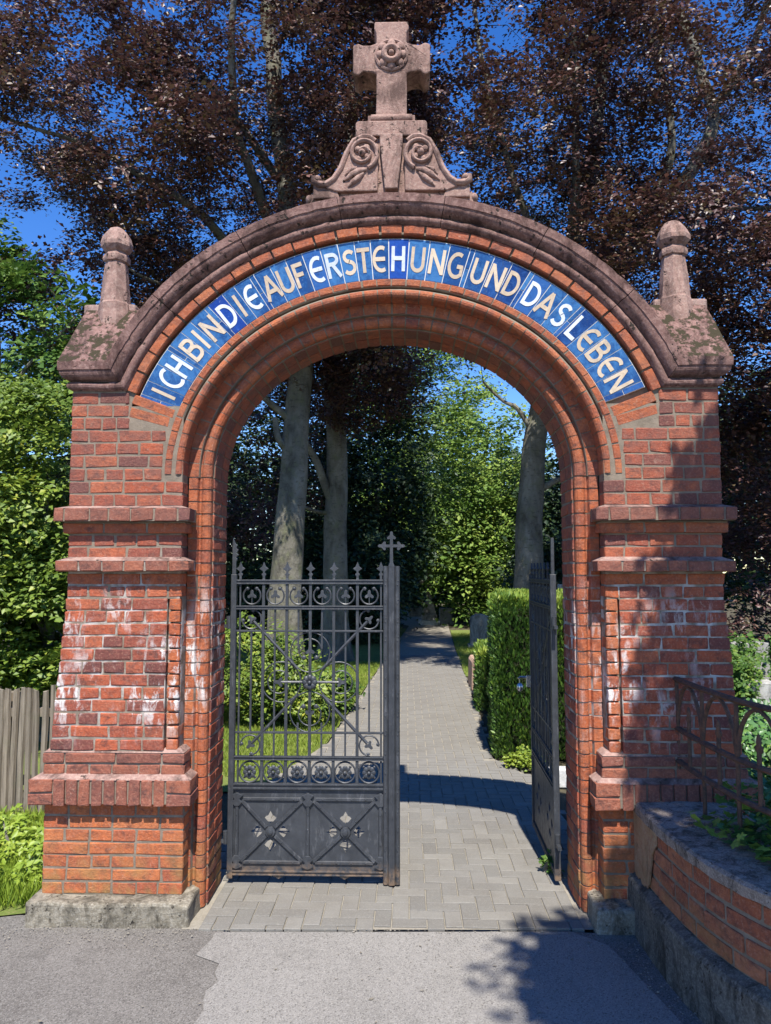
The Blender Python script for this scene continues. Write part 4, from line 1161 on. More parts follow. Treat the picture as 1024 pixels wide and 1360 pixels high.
    def strap(p, q, w=0.020, y=-0.008, t=0.006):
        p, q = Vector((p[0], 0, p[1])), Vector((q[0], 0, q[1]))
        d = (q - p); L_ = d.length; d.normalize(); nn = Vector((-d.z, 0, d.x))
        b = MB()
        vs = []
        for yy, ww in ((y - t, w * 0.32), (y, w * 0.5), (y + t, w * 0.5)):
            vs += [p + nn * ww + Vector((0, yy, 0)), q + nn * ww + Vector((0, yy, 0)), q - nn * ww + Vector((0, yy, 0)), p - nn * ww + Vector((0, yy, 0))]
        b.add(vs, [(0, 1, 2, 3), (0, 4, 5, 1), (2, 6, 7, 3), (1, 5, 6, 2), (3, 7, 4, 0), (4, 8, 9, 5), (6, 10, 11, 7), (5, 9, 10, 6), (7, 11, 8, 4)])
        n = max(2, int(L_ / 0.075))
        for k in range(n):
            c = p + d * L_ * (k + 0.5) / n
            b.ball((c.x, y - t, c.z), (0.005, 0.004, 0.005), 6, 4)
        b.build('strap', I, pn)
    for a, c2 in ((pw0, xm), (xm, pw1)):
        e = 0.028
        x0, x1 = a + e, c2 - e
        if a != pw0: x0 = a + 0.012
        if c2 != pw1: x1 = c2 - 0.012
        cx = (a + c2) / 2
        for px, pz in ((x0 + 0.02, 0.455), (x1 - 0.02, 0.455), (x0 + 0.02, 0.125), (x1 - 0.02, 0.125)):
            strap((px, pz), (cx + (px - cx) * 0.14, zc + (pz - zc) * 0.14), 0.022)
        strap((x0 + 0.03, 0.463), (x1 - 0.03, 0.463), 0.020, -0.0065)
        strap((x0 + 0.03, 0.118), (x1 - 0.03, 0.118), 0.020, -0.0065)
        b = MB()
        b.lathe([(0.030, 0.0), (0.028, 0.010), (0.016, 0.012), (0.014, 0.018), (0.004, 0.020)], 10, (0, 0, 0), 0, Matrix.Translation((cx, -0.008, zc)) @ Matrix.Rotation(R(90), 4, 'X'))
        b.build('boss', I, pn, smooth=True)
    for px in (pw0 + 0.022, xm, pw1 - 0.016):
        strap((px, 0.095), (px, 0.500), 0.022, -0.007)
        for pz, s in ((0.463, 1), (0.118, -1)):
            b = MB(); w = 0.034
            b.prism([(px - w, pz + s * 0.022), (px - 0.014, pz), (px - w * 0.9, pz - s * 0.016), (px - 0.012, pz - s * 0.038), (px + 0.012, pz - s * 0.038), (px + w * 0.9, pz - s * 0.016), (px + 0.014, pz), (px + w, pz + s * 0.022), (px, pz + s * 0.036)][::s], -0.0165, -0.004)
            b.build('corner_plate', I, pn, bevel=0.002)
    # small drop ornaments under the bottom rail
    for px in (0.29, 0.66):
        b = MB(); b.prism([(px - 0.025, 0.049), (px - 0.03, 0.042), (px, 0.030), (px + 0.03, 0.042), (px + 0.025, 0.049)], -0.008, 0.008); b.build('drop', I, g)
    if post:
        # broad reeded closing post with a cross on top
        b = MB()
        prof = [(xr, 0.02), (xr, -0.020), (xr + 0.006, -0.028), (xr + 0.020, -0.030), (xr + 0.028, -0.024), (xr + 0.032, -0.036), (xr + 0.048, -0.042), (xr + 0.064, -0.036), (xr + 0.068, -0.024), (xr + 0.076, -0.030), (xr + 0.088, -0.028), (xr + 0.094, -0.020), (xr + 0.094, 0.02)]
        K = len(prof)
        b.add([(x, y, z) for z in (0.012, 1.772) for x, y in prof], [tuple(range(K)), tuple(range(2 * K - 1, K - 1, -1))] + [(i, (i + 1) % K, K + (i + 1) % K, K + i) for i in range(K)])
        po_ = b.build('closing_post', I, g)
        b = MB()
        z = 0.09
        while z < 1.74:
            for dx in (0.013, 0.081):
                b.ball((xr + dx, -0.030, z), (0.0045, 0.004, 0.0045), 6, 4)
                b.ball((xr + dx + 0.004, -0.029, z + 0.022), (0.0045, 0.004, 0.0045), 6, 4)
            z += 0.105
        b.build('rivets', I, po_)
        cx, cz = xr + 0.047, 1.772
        b = MB()
        b.prism([(cx - 0.018, cz), (cx + 0.018, cz), (cx + 0.010, cz + 0.02), (cx + 0.0085, cz + 0.085), (cx - 0.0085, cz + 0.085), (cx - 0.010, cz + 0.02)], -0.007, 0.007)
        b.prism([(cx - 0.0085, cz + 0.07), (cx + 0.0085, cz + 0.07), (cx + 0.0085, cz + 0.175), (cx - 0.0085, cz + 0.175)], -0.0065, 0.0065)
        b.prism([(cx - 0.05, cz + 0.108), (cx + 0.05, cz + 0.108), (cx + 0.05, cz + 0.124), (cx - 0.05, cz + 0.124)], -0.0055, 0.0055)
        for ex, ez, an in ((0, 0.172, 90), (-0.050, 0.116, 180), (0.050, 0.116, 0)):
            trefoil(b, cx + ex, cz + ez, 0.025, an)
        b.build('cross_finial', I, g)
    else:
        b = MB(); b.box(xr, xr + 0.024, -0.016, 0.016, 0.03, 1.72); b.build('closing_stile', I, g, bevel=0.002)
        b = MB(); b.box(xr + 0.0, xr + 0.02, 0.010, 0.045, 0.955, 1.035); lk = b.build('lock_case', 'steel', g, bevel=0.003)
        b = MB(); b.tube([(xr + 0.01, 0.03, 1.02), (xr + 0.01, 0.085, 1.022), (xr + 0.005, 0.10, 1.015)], [0.009, 0.008, 0.007], 8)
        b.tube([(xr + 0.008, 0.092, 1.02), (xr + 0.008, 0.090, 0.975)], 0.004, 6)
        b.ball((xr + 0.008, 0.088, 0.955), (0.024, 0.024, 0.030), 10, 8)
        b.build('handle', 'steel', g, smooth=True)
    for z in (0.25, 1.45):
        b = MB(); b.tube([(-0.012, 0.0, z - 0.035), (-0.012, 0.0, z + 0.035)], 0.014, 10); b.box(-0.075, -0.012, -0.010, 0.010, z - 0.03, z - 0.012); b.build('hinge', I, g)
    return g
gate_leaf('iron_gate', 'closed left leaf of the dark iron gate, topped by a small cross', (-0.932, 0.42, 0), R(0.0), True)
gate_leaf('iron_gate', 'open right leaf of the dark iron gate, seen almost edge on beside the hedge', (0.914, 0.42, 0), R(88.6), False)

# ------------------------------------------------------------------ low curved wall on the right
def curve_pts(ctrl, n):
    out = []
    P_ = [Vector((x, y, 0)) for x, y in ctrl]
    P_ = [P_[0] * 2 - P_[1]] + P_ + [P_[-1] * 2 - P_[-2]]
    for i in range(1, len(P_) - 2):
        for k in range(n):
            t = k / n
            a, b, c, d = P_[i - 1], P_[i], P_[i + 1], P_[i + 2]
            out.append(0.5 * ((2 * b) + (c - a) * t + (2 * a - 5 * b + 4 * c - d) * t * t + (3 * b - a - 3 * c + d) * t * t * t))
    out.append(P_[-2])
    # equal arc length
    L = [0.0]
    for a, b in zip(out, out[1:]): L.append(L[-1] + (b - a).length)
    m = int(L[-1] / 0.03)
    xs = np.interp(np.linspace(0, L[-1], m + 1), L, [p.x for p in out])
    ys = np.interp(np.linspace(0, L[-1], m + 1), L, [p.y for p in out])
    return [Vector((x, y, 0)) for x, y in zip(xs, ys)], L[-1]
face, WL = curve_pts([(1.228, 0.02), (1.226, -0.20), (1.236, -0.45), (1.262, -0.70), (1.318, -0.93), (1.42, -1.15), (1.60, -1.36), (1.90, -1.55), (2.40, -1.68), (3.2, -1.74)], 12)
def wall_at(s):
    i = min(len(face) - 2, max(0, int(s / WL * (len(face) - 1))))
    f = s / WL * (len(face) - 1) - i
    p = face[i].lerp(face[i + 1], f)
    d = (face[i + 1] - face[i]).normalized()
    return p, d, Vector((-d.y, d.x, 0))          # normal to the right of the wall, away from the road
def wall_sweep(prof, s0, s1, n):
    """prof: (offset to the back, z)"""
    mb = MB(); k = len(prof); vs = []
    for i in range(n + 1):
        p, d, nn = wall_at(s0 + (s1 - s0) * i / n)
        vs += [tuple(p + nn * o + Vector((0, 0, z))) for o, z in prof]
    fs = [(i * k + j, i * k + (j + 1) % k, (i + 1) * k + (j + 1) % k, (i + 1) * k + j) for i in range(n) for j in range(k)]
    fs += [tuple(range(k)), tuple(range((n + 1) * k - 1, n * k - 1, -1))]
    return mb.add(vs, fs)
lw = empty('low_brick_wall', 'low curved brick wall with concrete top joining the right pier', 'wall', (1.3, -0.4, 0))
def lwchild(o):
    o.location = o.location - lw.location
    return o
random.seed(5)
wc = lwchild(wall_sweep([(0.005, -0.05), (0.005, 0.545), (0.42, 0.545), (0.42, -0.05)], 0.0, WL, 90).build('wall_core', 'mortar', lw))
o = lwchild(wall_sweep([(-0.055, -0.06), (-0.050, 0.215), (-0.040, 0.232), (0.0, 0.25), (0.10, 0.25), (0.10, -0.06)], 0.0, WL, 90).build('rendered_base', 'render', lw)); roughen(o, 0.010, 9)
o = lwchild(wall_sweep([(-0.020, 0.548), (-0.024, 0.590), (-0.012, 0.602), (0.20, 0.612), (0.44, 0.606), (0.45, 0.55)], 0.0, WL, 90).build('wall_cap', 'wallcap', lw)); roughen(o, 0.006, 16)
for c in range(4):
    z0 = 0.248 + c * 0.0745
    s = 0.07 * (c % 2) + 0.02
    while s < 2.9:
        ln = random.choice([0.125, 0.15, 0.235]) if c % 2 else random.choice([0.125, 0.125, 0.16, 0.235])
        p, d, nn = wall_at(s + ln / 2)
        b = bpy.data.objects.new('brick', brick_mesh(ln - 0.015, 0.10, 0.060, 'wallbrick'))
        q = p + nn * (0.050 + random.uniform(-0.003, 0.002))
        b.location = Vector((q.x, q.y, z0 + 0.037)) - Vector(lw.location)
        b.rotation_euler = (random.uniform(-.01, .01), random.uniform(-.01, .01), math.atan2(d.y, d.x) + random.uniform(-.01, .01))
        link(b, lw)
        s += ln
# smeared render at the end by the pier
def smear():
    mb = MB(); pts = []
    vs = []
    N_ = 14
    for i in range(N_ + 1):
        s = 0.0 + 0.34 * i / N_
        p, d, nn = wall_at(s)
        zt = 0.546; zb = 0.24 + 0.02 * math.sin(i * 1.7) + (0.30 * max(0, (i - 9) / 5)) * 0.9
        for k in range(7):
            z = zb + (zt - zb) * k / 6
            th = -0.006 - 0.003 * noise.noise(Vector((s * 9, z * 9, 3)))
            if i == N_: th = 0.003
            vs.append(tuple(p + nn * th + Vector((0, 0, z))))
    fs = [(i * 7 + k, (i + 1) * 7 + k, (i + 1) * 7 + k + 1, i * 7 + k + 1) for i in range(N_) for k in range(6)]
    mb.add(vs, fs)
    o = mb.build('plaster_smear', 'smear', lw); lwchild(o)
    m_ = o.modifiers.new('thick', 'SOLIDIFY'); m_.thickness = 0.008
M['smear'] = stone_mat('ochre_plaster', (0.30, 0.19, 0.10), (0.36, 0.25, 0.16), (0.30, 0.14, 0.08), pits=False)
smear()

# rusty railing on the wall
rl = empty('iron_railing', 'rusty iron railing with pointed arches standing on the low wall', 'railing', (1.5, 0, 0.6))
def rchild(o):
    o.location = o.location - rl.location; return o
RO = 0.215
def rail_pt(s, z, off=RO):
    p, d, nn = wall_at(s); q = p + nn * off
    return Vector((q.x, q.y, z))
for z, r in ((1.20, 0.016), (0.955, 0.015), (0.795, 0.015)):
    b = MB(); b.tube([rail_pt(0.02 + 2.3 * k / 50, z) for k in range(51)], r, 6, flat=(1.25, 0.8)); rchild(b.build('rail', 'rust', rl))
ps = [0.03 + 0.165 * k for k in range(14)]
for k, s in enumerate(ps):
    b = MB(); b.tube([rail_pt(s, 0.60 if k % 2 == 0 else 0.79), rail_pt(s, 1.20 if k % 2 == 0 else 1.04)], 0.0095, 6); rchild(b.build('post' if k % 2 == 0 else 'bar', 'rust', rl))
    if k % 2:
        # leaf-shaped point on the short bar
        b = MB(); c = rail_pt(s, 1.055); b.ball(c, (0.010, 0.014, 0.035), 8, 6); b.ball(rail_pt(s - 0.016, 1.03), (0.008, 0.010, 0.016), 6, 5); b.ball(rail_pt(s + 0.016, 1.03), (0.008, 0.010, 0.016), 6, 5)
        rchild(b.build('leaf_tip', 'rust', rl, smooth=True))
    if k % 2 == 0 and k + 2 < len(ps):
        s2 = ps[k + 2]; pts = []
        for q in range(15):
            f = q / 14
            u = s + (s2 - s) * f
            zz = 0.96 + 0.225 * math.sin(math.pi * f) ** 0.55
            pts.append(rail_pt(u, zz))
        b = MB(); b.tube(pts, 0.0095, 6); rchild(b.build('arch_bar', 'rust', rl))

# ------------------------------------------------------------------ wooden paling fence
fe = empty('wooden_fence', 'weathered grey wooden paling fence behind the left pier', 'fence', (-3.4, 1.5, 0))
random.seed(9)
x = -4.6
while x < -1.75:
    w = random.uniform(0.038, 0.056)
    h = 0.905 + random.uniform(-0.025, 0.02)
    mb = MB()
    n = 9
    vs = []
    lean = random.uniform(-0.015, 0.015)
    for k in range(n + 1):
        z = h * k / n
        a = w / 2 * (1 + 0.12 * noise.noise(Vector((x * 7, z * 4, 0)))) * (0.86 if k == n else 1)
        for px, py in ((-a, 0), (-a * 0.6, -0.016), (a * 0.6, -0.018), (a, 0)):
            vs.append((px + lean * z + 0.006 * noise.noise(Vector((x * 5, z * 3, 9))), py, z + (0.02 * noise.noise(Vector((x * 20, px * 60, 1))) if k == n else 0)))
    fs = []
    for k in range(n):
        for q in range(4):
            fs.append((k * 4 + q, k * 4 + (q + 1) % 4, (k + 1) * 4 + (q + 1) % 4, (k + 1) * 4 + q))
    fs += [(3, 2, 1, 0), tuple(n * 4 + q for q in range(4))]
    mb.add(vs, fs)
    mb.build('picket', 'wood', fe, loc=(x + 3.4, random.uniform(-0.006, 0.006), 0))
    x += w + random.uniform(0.001, 0.008)
for z in (0.22, 0.70):
    b = MB(); b.box(-1.25, 1.68, 0.008, 0.06, z, z + 0.06); b.build('fence_rail', 'wood', fe)
for px in (-1.1, 0.55):
    b = MB(); b.box(px, px + 0.09, 0.06, 0.15, 0, 0.86); b.build('fence_post', 'wood', fe)

# ------------------------------------------------------------------ leaves
def leaf_object(name, P0, D, NRM, ln, wd, mat, parent=None, rnd=None, fold=0.22):
    """one rhombic, slightly folded leaf per row: base point, direction, normal, length, width"""
    n = len(P0)
    D = D / (np.linalg.norm(D, axis=1, keepdims=True) + 1e-9)
    W = np.cross(NRM, D); W /= (np.linalg.norm(W, axis=1, keepdims=True) + 1e-9)
    N2 = np.cross(D, W)
    ln = np.broadcast_to(np.asarray(ln, float), (n,))[:, None]; wd = np.broadcast_to(np.asarray(wd, float), (n,))[:, None]
    A = P0
    B = P0 + D * ln * 0.45 + W * wd * 0.5 + N2 * wd * fold
    C = P0 + D * ln
    E_ = P0 + D * ln * 0.45 - W * wd * 0.5 + N2 * wd * fold
    V = np.stack([A, B, C, E_], 1).reshape(-1, 3)
    me = bpy.data.meshes.new(name)
    me.vertices.add(4 * n)
    me.vertices.foreach_set('co', V.astype(np.float32).ravel())
    k = np.arange(n)[:, None] * 4
    F = np.concatenate([k + np.array([[0, 1, 2]]), k + np.array([[0, 2, 3]])], 1).reshape(-1)
    me.loops.add(6 * n); me.loops.foreach_set('vertex_index', F.astype(np.int32))
    me.polygons.add(2 * n)
    me.polygons.foreach_set('loop_start', np.arange(0, 6 * n, 3, dtype=np.int32))
    me.polygons.foreach_set('loop_total', np.full(2 * n, 3, dtype=np.int32))
    if rnd is None: rnd = RNG.random(n)
    at = me.attributes.new('rnd', 'FLOAT', 'FACE')
    at.data.foreach_set('value', np.repeat(np.clip(rnd, 0, 1), 2).astype(np.float32))
    me.materials.append(M[mat])
    me.update(); me.validate()
    o = bpy.data.objects.new(name, me)
    link(o, parent)
    return o
def unit(n):
    v = RNG.normal(size=(n, 3)); return v / np.linalg.norm(v, axis=1, keepdims=True)
def nz(p, s, seed=0.0):
    return np.array([noise.noise(Vector((a[0] * s + seed, a[1] * s + 3.3, a[2] * s - seed))) for a in p])
def seg_dist(p, a, b):
    a = np.array(a, float); b = np.array(b, float); d = b - a
    t = np.clip(((p - a) @ d) / (d @ d), 0, 1)
    return np.linalg.norm(p - (a + t[:, None] * d), axis=1)
def volume_points(n, vols, freq=0.6, thr=-0.05, shell=0.0, voids=(), seed=0.0):
    """points in a union of ellipsoids, thinned to clumps by 3-D noise"""
    out = []
    wts = np.array([v[2] for v in vols], float); wts /= wts.sum()
    for (c, r, w), k in zip(vols, wts):
        m = int(n * k * 3.2)
        u = unit(m) * (RNG.random(m) ** (1 / 3) * (1 - shell) + shell)[:, None]
        p = np.array(c) + u * np.array(r)
        keep = nz(p, freq, seed) + 0.5 * nz(p, freq * 2.7, seed + 5) > thr
        for a, b, rad in voids:
            dd = seg_dist(p, a, b)
            keep &= dd > rad * (0.7 + 0.6 * RNG.random(m))
        p = p[keep][:int(n * k)]
        out.append(p)
    return np.concatenate(out)
def sprays(cent, per, rad, ln, wd, droop=0.25, flat=0.28, outward=None):
    """layered leafy sprays: a fan of four twigs round every centre, leaves alternating on both sides"""
    n = len(cent)
    up = np.array([0, -0.30, 1.0]) + RNG.normal(size=(n, 3)) * 0.33
    up /= np.linalg.norm(up, axis=1, keepdims=True)
    ax = np.cross(up, unit(n)); ax /= np.linalg.norm(ax, axis=1, keepdims=True)
    ay = np.cross(up, ax)
    nt = 4
    m = per // nt
    size = rad * (0.65 + 0.8 * RNG.random((n, 1, 1)))
    fan = np.linspace(-0.95, 0.95, nt)[None, :, None] + RNG.normal(size=(n, nt, 1)) * 0.22
    sx_ = (np.arange(m)[None, None, :] + RNG.random((n, nt, m))) / m
    rr = sx_ * 1.75 - 0.55                                # along the twig, from behind the centre outwards
    px = np.cos(fan) * rr; py = np.sin(fan) * rr + RNG.normal(size=(n, nt, m)) * 0.05
    pz = RNG.normal(size=(n, nt, m)) * flat * 0.45 - droop * rr * np.abs(rr) * 0.6
    off = (ax[:, None, None] * px[..., None] + ay[:, None, None] * py[..., None] + up[:, None, None] * pz[..., None]) * size[..., None]
    side = np.where(RNG.random((n, nt, m)) < 0.5, -1.0, 1.0) * (0.75 + 0.4 * RNG.random((n, nt, m)))
    da = fan + side
    d = ax[:, None, None] * np.cos(da)[..., None] + ay[:, None, None] * np.sin(da)[..., None]
    d = d.reshape(-1, 3) + unit(n * nt * m) * 0.30; d[:, 2] -= 0.18
    p = (cent[:, None, None] + off).reshape(-1, 3)
    nm = np.repeat(up, nt * m, 0) + unit(n * nt * m) * 0.55
    l_ = ln * (0.55 + 0.75 * RNG.random(n * nt * m))
    return p, d, nm, l_, wd * l_ / ln
def limb(pts, r0, r1, n=8, wob=0.0, sub=6):
    c = [Vector(p) for p in pts]
    c = [c[0] * 2 - c[1]] + c + [c[-1] * 2 - c[-2]]
    out = []
    for i in range(1, len(c) - 2):
        for k in range(sub):
            t = k / sub; a, b, d, e = c[i - 1:i + 3]
            out.append(0.5 * ((2 * b) + (d - a) * t + (2 * a - 5 * b + 4 * d - e) * t * t + (3 * b - a - 3 * d + e) * t * t * t))
    out.append(c[-2])
    out = [p + noise.noise_vector(p * 1.3) * wob for p in out]
    m = len(out) - 1
    return out, [r0 + (r1 - r0) * (k / m) ** 0.8 for k in range(m + 1)]
def tree(name, label, base, trunk, limbs, twig_n, cent, per, rad, ln, wd, mat, group=None, droop=0.25, flat=0.28, twig_r=0.0085, rnd_noise=0.35):
    t = empty(name, label, 'tree', base, 0, group)
    bx_ = np.array(base)
    tr = MB()
    pts, rr = limb(trunk[0], trunk[1], trunk[2], wob=0.05)
    # root flare
    rr = [r * (1 + 0.55 * math.exp(-max(0, p.z) / 0.35)) for p, r in zip(pts, rr)]
    tr.tube([p - Vector(base) for p in pts], rr, 14)
    to = tr.build('trunk', 'bark', t, smooth=True)
    ends = [np.array(p) for p in pts[len(pts) // 3:]]
    for lm in limbs:
        p2, r2 = limb(lm[0], lm[1], lm[2], wob=0.08)
        b = MB(); b.tube([p - Vector(base) for p in p2], r2, 8); b.build('limb', 'bark', to, smooth=True)
        ends += [np.array(p) for p in p2[3:]]
    ends = np.array(ends)
    tw = MB()
    if twig_n:
        for i in RNG.choice(len(cent), min(twig_n, len(cent)), replace=False):
            c = cent[i]
            dd = np.linalg.norm(ends - c, axis=1); e = ends[int(np.argmin(dd))]
            mid = (c + e) / 2 + np.array([RNG.normal() * 0.15, RNG.normal() * 0.15, 0.12 + RNG.normal() * 0.12])
            L_ = float(np.linalg.norm(c - e))
            if L_ > 1.25: continue
            r_ = min(0.03, twig_r * (0.6 + 0.35 * L_))
            tw.tube([Vector(e - bx_), Vector(mid - bx_), Vector(c - bx_)], [r_, r_ * 0.65, r_ * 0.25], 5, cap=False)
        wo_ = tw.build('twigs', 'twig', t, smooth=False); wo_['kind'] = 'stuff'
    p, d, nm, l_, w_ = sprays(cent, per, rad, ln, wd, droop, flat)
    per = len(p) // len(cent)
    base_r = np.repeat(0.5 + rnd_noise * 1.3 * nz(cent, 0.9, 7.0), per)
    leaf_object('crown', p - bx_, d, nm, l_, w_, mat, t, base_r + RNG.normal(size=len(p)) * 0.2)
    return t
def bush(name, label, base, vols, n, per, rad, ln, wd, mat, group=None, cat='shrub', freq=1.6, thr=-0.1, shell=0.3, stems=6):
    t = empty(name, label, cat, base, 0, group)
    bx_ = np.array(base)
    cent = volume_points(n, vols, freq, thr, shell, seed=base[0] * 3.1)
    cent = cent[cent[:, 2] > 0.02]
    p, d, nm, l_, w_ = sprays(cent, per, rad, ln, wd, 0.15, 0.4)
    per = len(p) // len(cent)
    leaf_object('foliage', p - bx_, d, nm, l_, w_, mat, t, np.repeat(0.5 + 0.45 * nz(cent, 2.0, 2.0), per) + RNG.normal(size=len(p)) * 0.2)
    b = MB()
    for i in RNG.choice(len(cent), min(stems, len(cent)), replace=False):
        e = cent[i] - bx_
        s0 = Vector((RNG.normal() * 0.06, RNG.normal() * 0.06, -0.02))
        b.tube([s0, Vector(e) * 0.5 + Vector((0, 0, 0.12 * abs(e[2]))), Vector(e)], [0.016, 0.010, 0.004], 5)
    b.build('stems', 'bark', t)
    return t

# ------------------------------------------------------------------ trees
VOIDS = [((0.807, 3, 3.227), (2.191, 16, 6.002), 0.44), ((1.115, 3, 2.908), (3.08, 16, 5.083), 0.23), ((0.6, 3, 3.548), (1.596, 16, 6.927), 0.18), ((0.458, 3, 6.728), (1.188, 16, 16.08), 0.30),
         ((0.509, 3, 5.631), (1.334, 16, 12.922), 0.34), ((0.664, 3, 7.108), (1.781, 16, 17.172), 0.2), ((2.885, 3, 6.641), (8.173, 16, 15.83), 0.18), ((2.687, 3, 5.969), (7.603, 16, 13.894), 0.22),
         ((3.107, 3, 6.902), (8.812, 16, 16.581), 0.18), ((-3.435, 3, 6.036), (-10.019, 16, 14.087), 0.38), ((-3.715, 3, 5.583), (-10.824, 16, 12.785), 0.42),
         ((-3.014, 3, 4.415), (-8.807, 16, 9.423), 0.42), ((-3.508, 3, 4.978), (-10.229, 16, 11.043), 0.36), ((-3.021, 3, 7.031), (-8.827, 16, 16.953), 0.33),
         ((-3.223, 3, 4.16), (-9.411, 16, 8.687), 0.33), ((2.198, 3, 4.832), (6.195, 16, 10.622), 0.14), ((1.74, 3, 4.765), (4.877, 16, 10.428), 0.11)]
VOIDS = [(a, tuple(a[i] + (b[i] - a[i]) * 3.3 for i in range(3)), r) if k < 3 else (a, b, r) for k, (a, b, r) in enumerate(VOIDS)]
VOIDS += [((0.458, 3, 6.728), (1.188, 16, 16.08), 0.45), ((0.62, 3, 6.2), (1.6, 16, 14.5), 0.34), ((-2.75, 3, 6.3), (-8.0, 16, 14.8), 0.34), ((-3.3, 3, 5.2), (-9.6, 16, 11.7), 0.28), ((2.3, 3, 6.5), (6.4, 16, 15.4), 0.16), ((1.0, 3, 5.4), (2.7, 16, 12.3), 0.14)]
LEAF = dict(per=60, rad=0.44, ln=0.078, wd=0.052, mat='beech', droop=0.3)
# left copper beech
SUNGAP = [((-1.95, 8.9, 1.7), (-1.63, 2.83, 11.98), 0.5), ((1.7, 12.5, 0), (2.1, 5.0, 12.5), 0.75), ((0.6, 14.0, 0), (1.0, 6.5, 12.5), 0.6), ((-1.2, 8.2, 0), (-0.8, 0.7, 12.5), 0.7), ((2.3, 9.7, 1.5), (2.7, 2.5, 13.5), 0.35)]
ca = volume_points(2850, [((-2.3, 8.3, 9.0), (3.2, 3.6, 3.9), 3.4), ((-4.6, 7.6, 8.0), (2.2, 2.4, 3.2), 1.2), ((-1.6, 8.1, 5.6), (1.9, 0.8, 0.7), 0.3), ((-6.6, 8, 9.0), (2.0, 1.8, 3.2), 0.85), ((-5.4, 7.6, 5.9), (1.5, 1.2, 0.9), 0.3), ((-0.6, 7.2, 9.5), (1.5, 2.2, 2.6), 0.9)], 0.75, 0.0, 0.15, VOIDS + SUNGAP, 1.0)
tree('copper_beech', 'tall copper beech with pale grey trunk left of the path, nearest the gate', (-1.97, 9, 0),
     ([(-2.0, 9, -0.1), (-1.96, 9, 2.2), (-1.87, 9, 3.9), (-1.78, 9, 5.4), (-1.95, 9, 7.5), (-2.3, 9, 10.5), (-2.5, 9, 13)], 0.305, 0.12),
     [([(-1.78, 9, 5.3), (-1.2, 8.2, 6.8), (-0.5, 7.3, 8.6), (-0.2, 6.8, 10.4)], 0.10, 0.03), ([(-1.8, 9, 5.7), (-3.0, 8.2, 7.3), (-4.6, 7.4, 8.3), (-6.3, 7.3, 8.9)], 0.12, 0.02),
      ([(-1.9, 9, 7.0), (-2.6, 7.6, 8.6), (-2.5, 6.8, 10.0), (-2.2, 6.3, 11.6)], 0.10, 0.03), ([(-1.85, 9, 4.2), (-2.5, 8.6, 4.9), (-3.5, 8.2, 6.2), (-4.4, 7.8, 6.6)], 0.07, 0.02),
      ([(-2.1, 9, 8.6), (-3.4, 8.3, 10.2), (-4.8, 8.0, 11.3)], 0.09, 0.02), ([(-1.85, 9, 3.75), (-2.12, 8.9, 3.95), (-2.2, 8.9, 4.35)], 0.07, 0.05)],
     620, ca, group='copper beeches behind the gate', **LEAF)
# second trunk, further back
cb = volume_points(1100, [((-0.9, 12.2, 9.5), (2.4, 2.8, 4.2), 2.0), ((-1.0, 10.5, 5.4), (1.8, 1.6, 0.9), 0.7), ((-3.6, 13, 4.5), (2.0, 2.0, 2.4), 0.7)], 0.55, -0.10, 0.1, VOIDS + SUNGAP, 4.0)
tree('copper_beech', 'darker copper beech trunk standing just behind and right of the pale trunk', (-1.32, 11, 0),
     ([(-1.34, 11, -0.1), (-1.33, 11, 2.6), (-1.33, 11, 4.7), (-1.44, 11, 6.0), (-1.2, 11.2, 9.0), (-1.0, 11.5, 12.5)], 0.275, 0.11),
     [([(-1.33, 11, 2.95), (-1.50, 10.9, 3.3), (-1.72, 10.8, 3.8), (-1.95, 10.8, 4.3)], 0.11, 0.06), ([(-1.35, 11, 5.2), (-0.6, 11, 6.6), (0.2, 11.3, 8.3)], 0.12, 0.03), ([(-1.33, 11, 2.9), (-1.75, 10.8, 2.95), (-2.3, 10.7, 3.2)], 0.05, 0.02)],
     260, cb, group='copper beeches behind the gate', **LEAF)
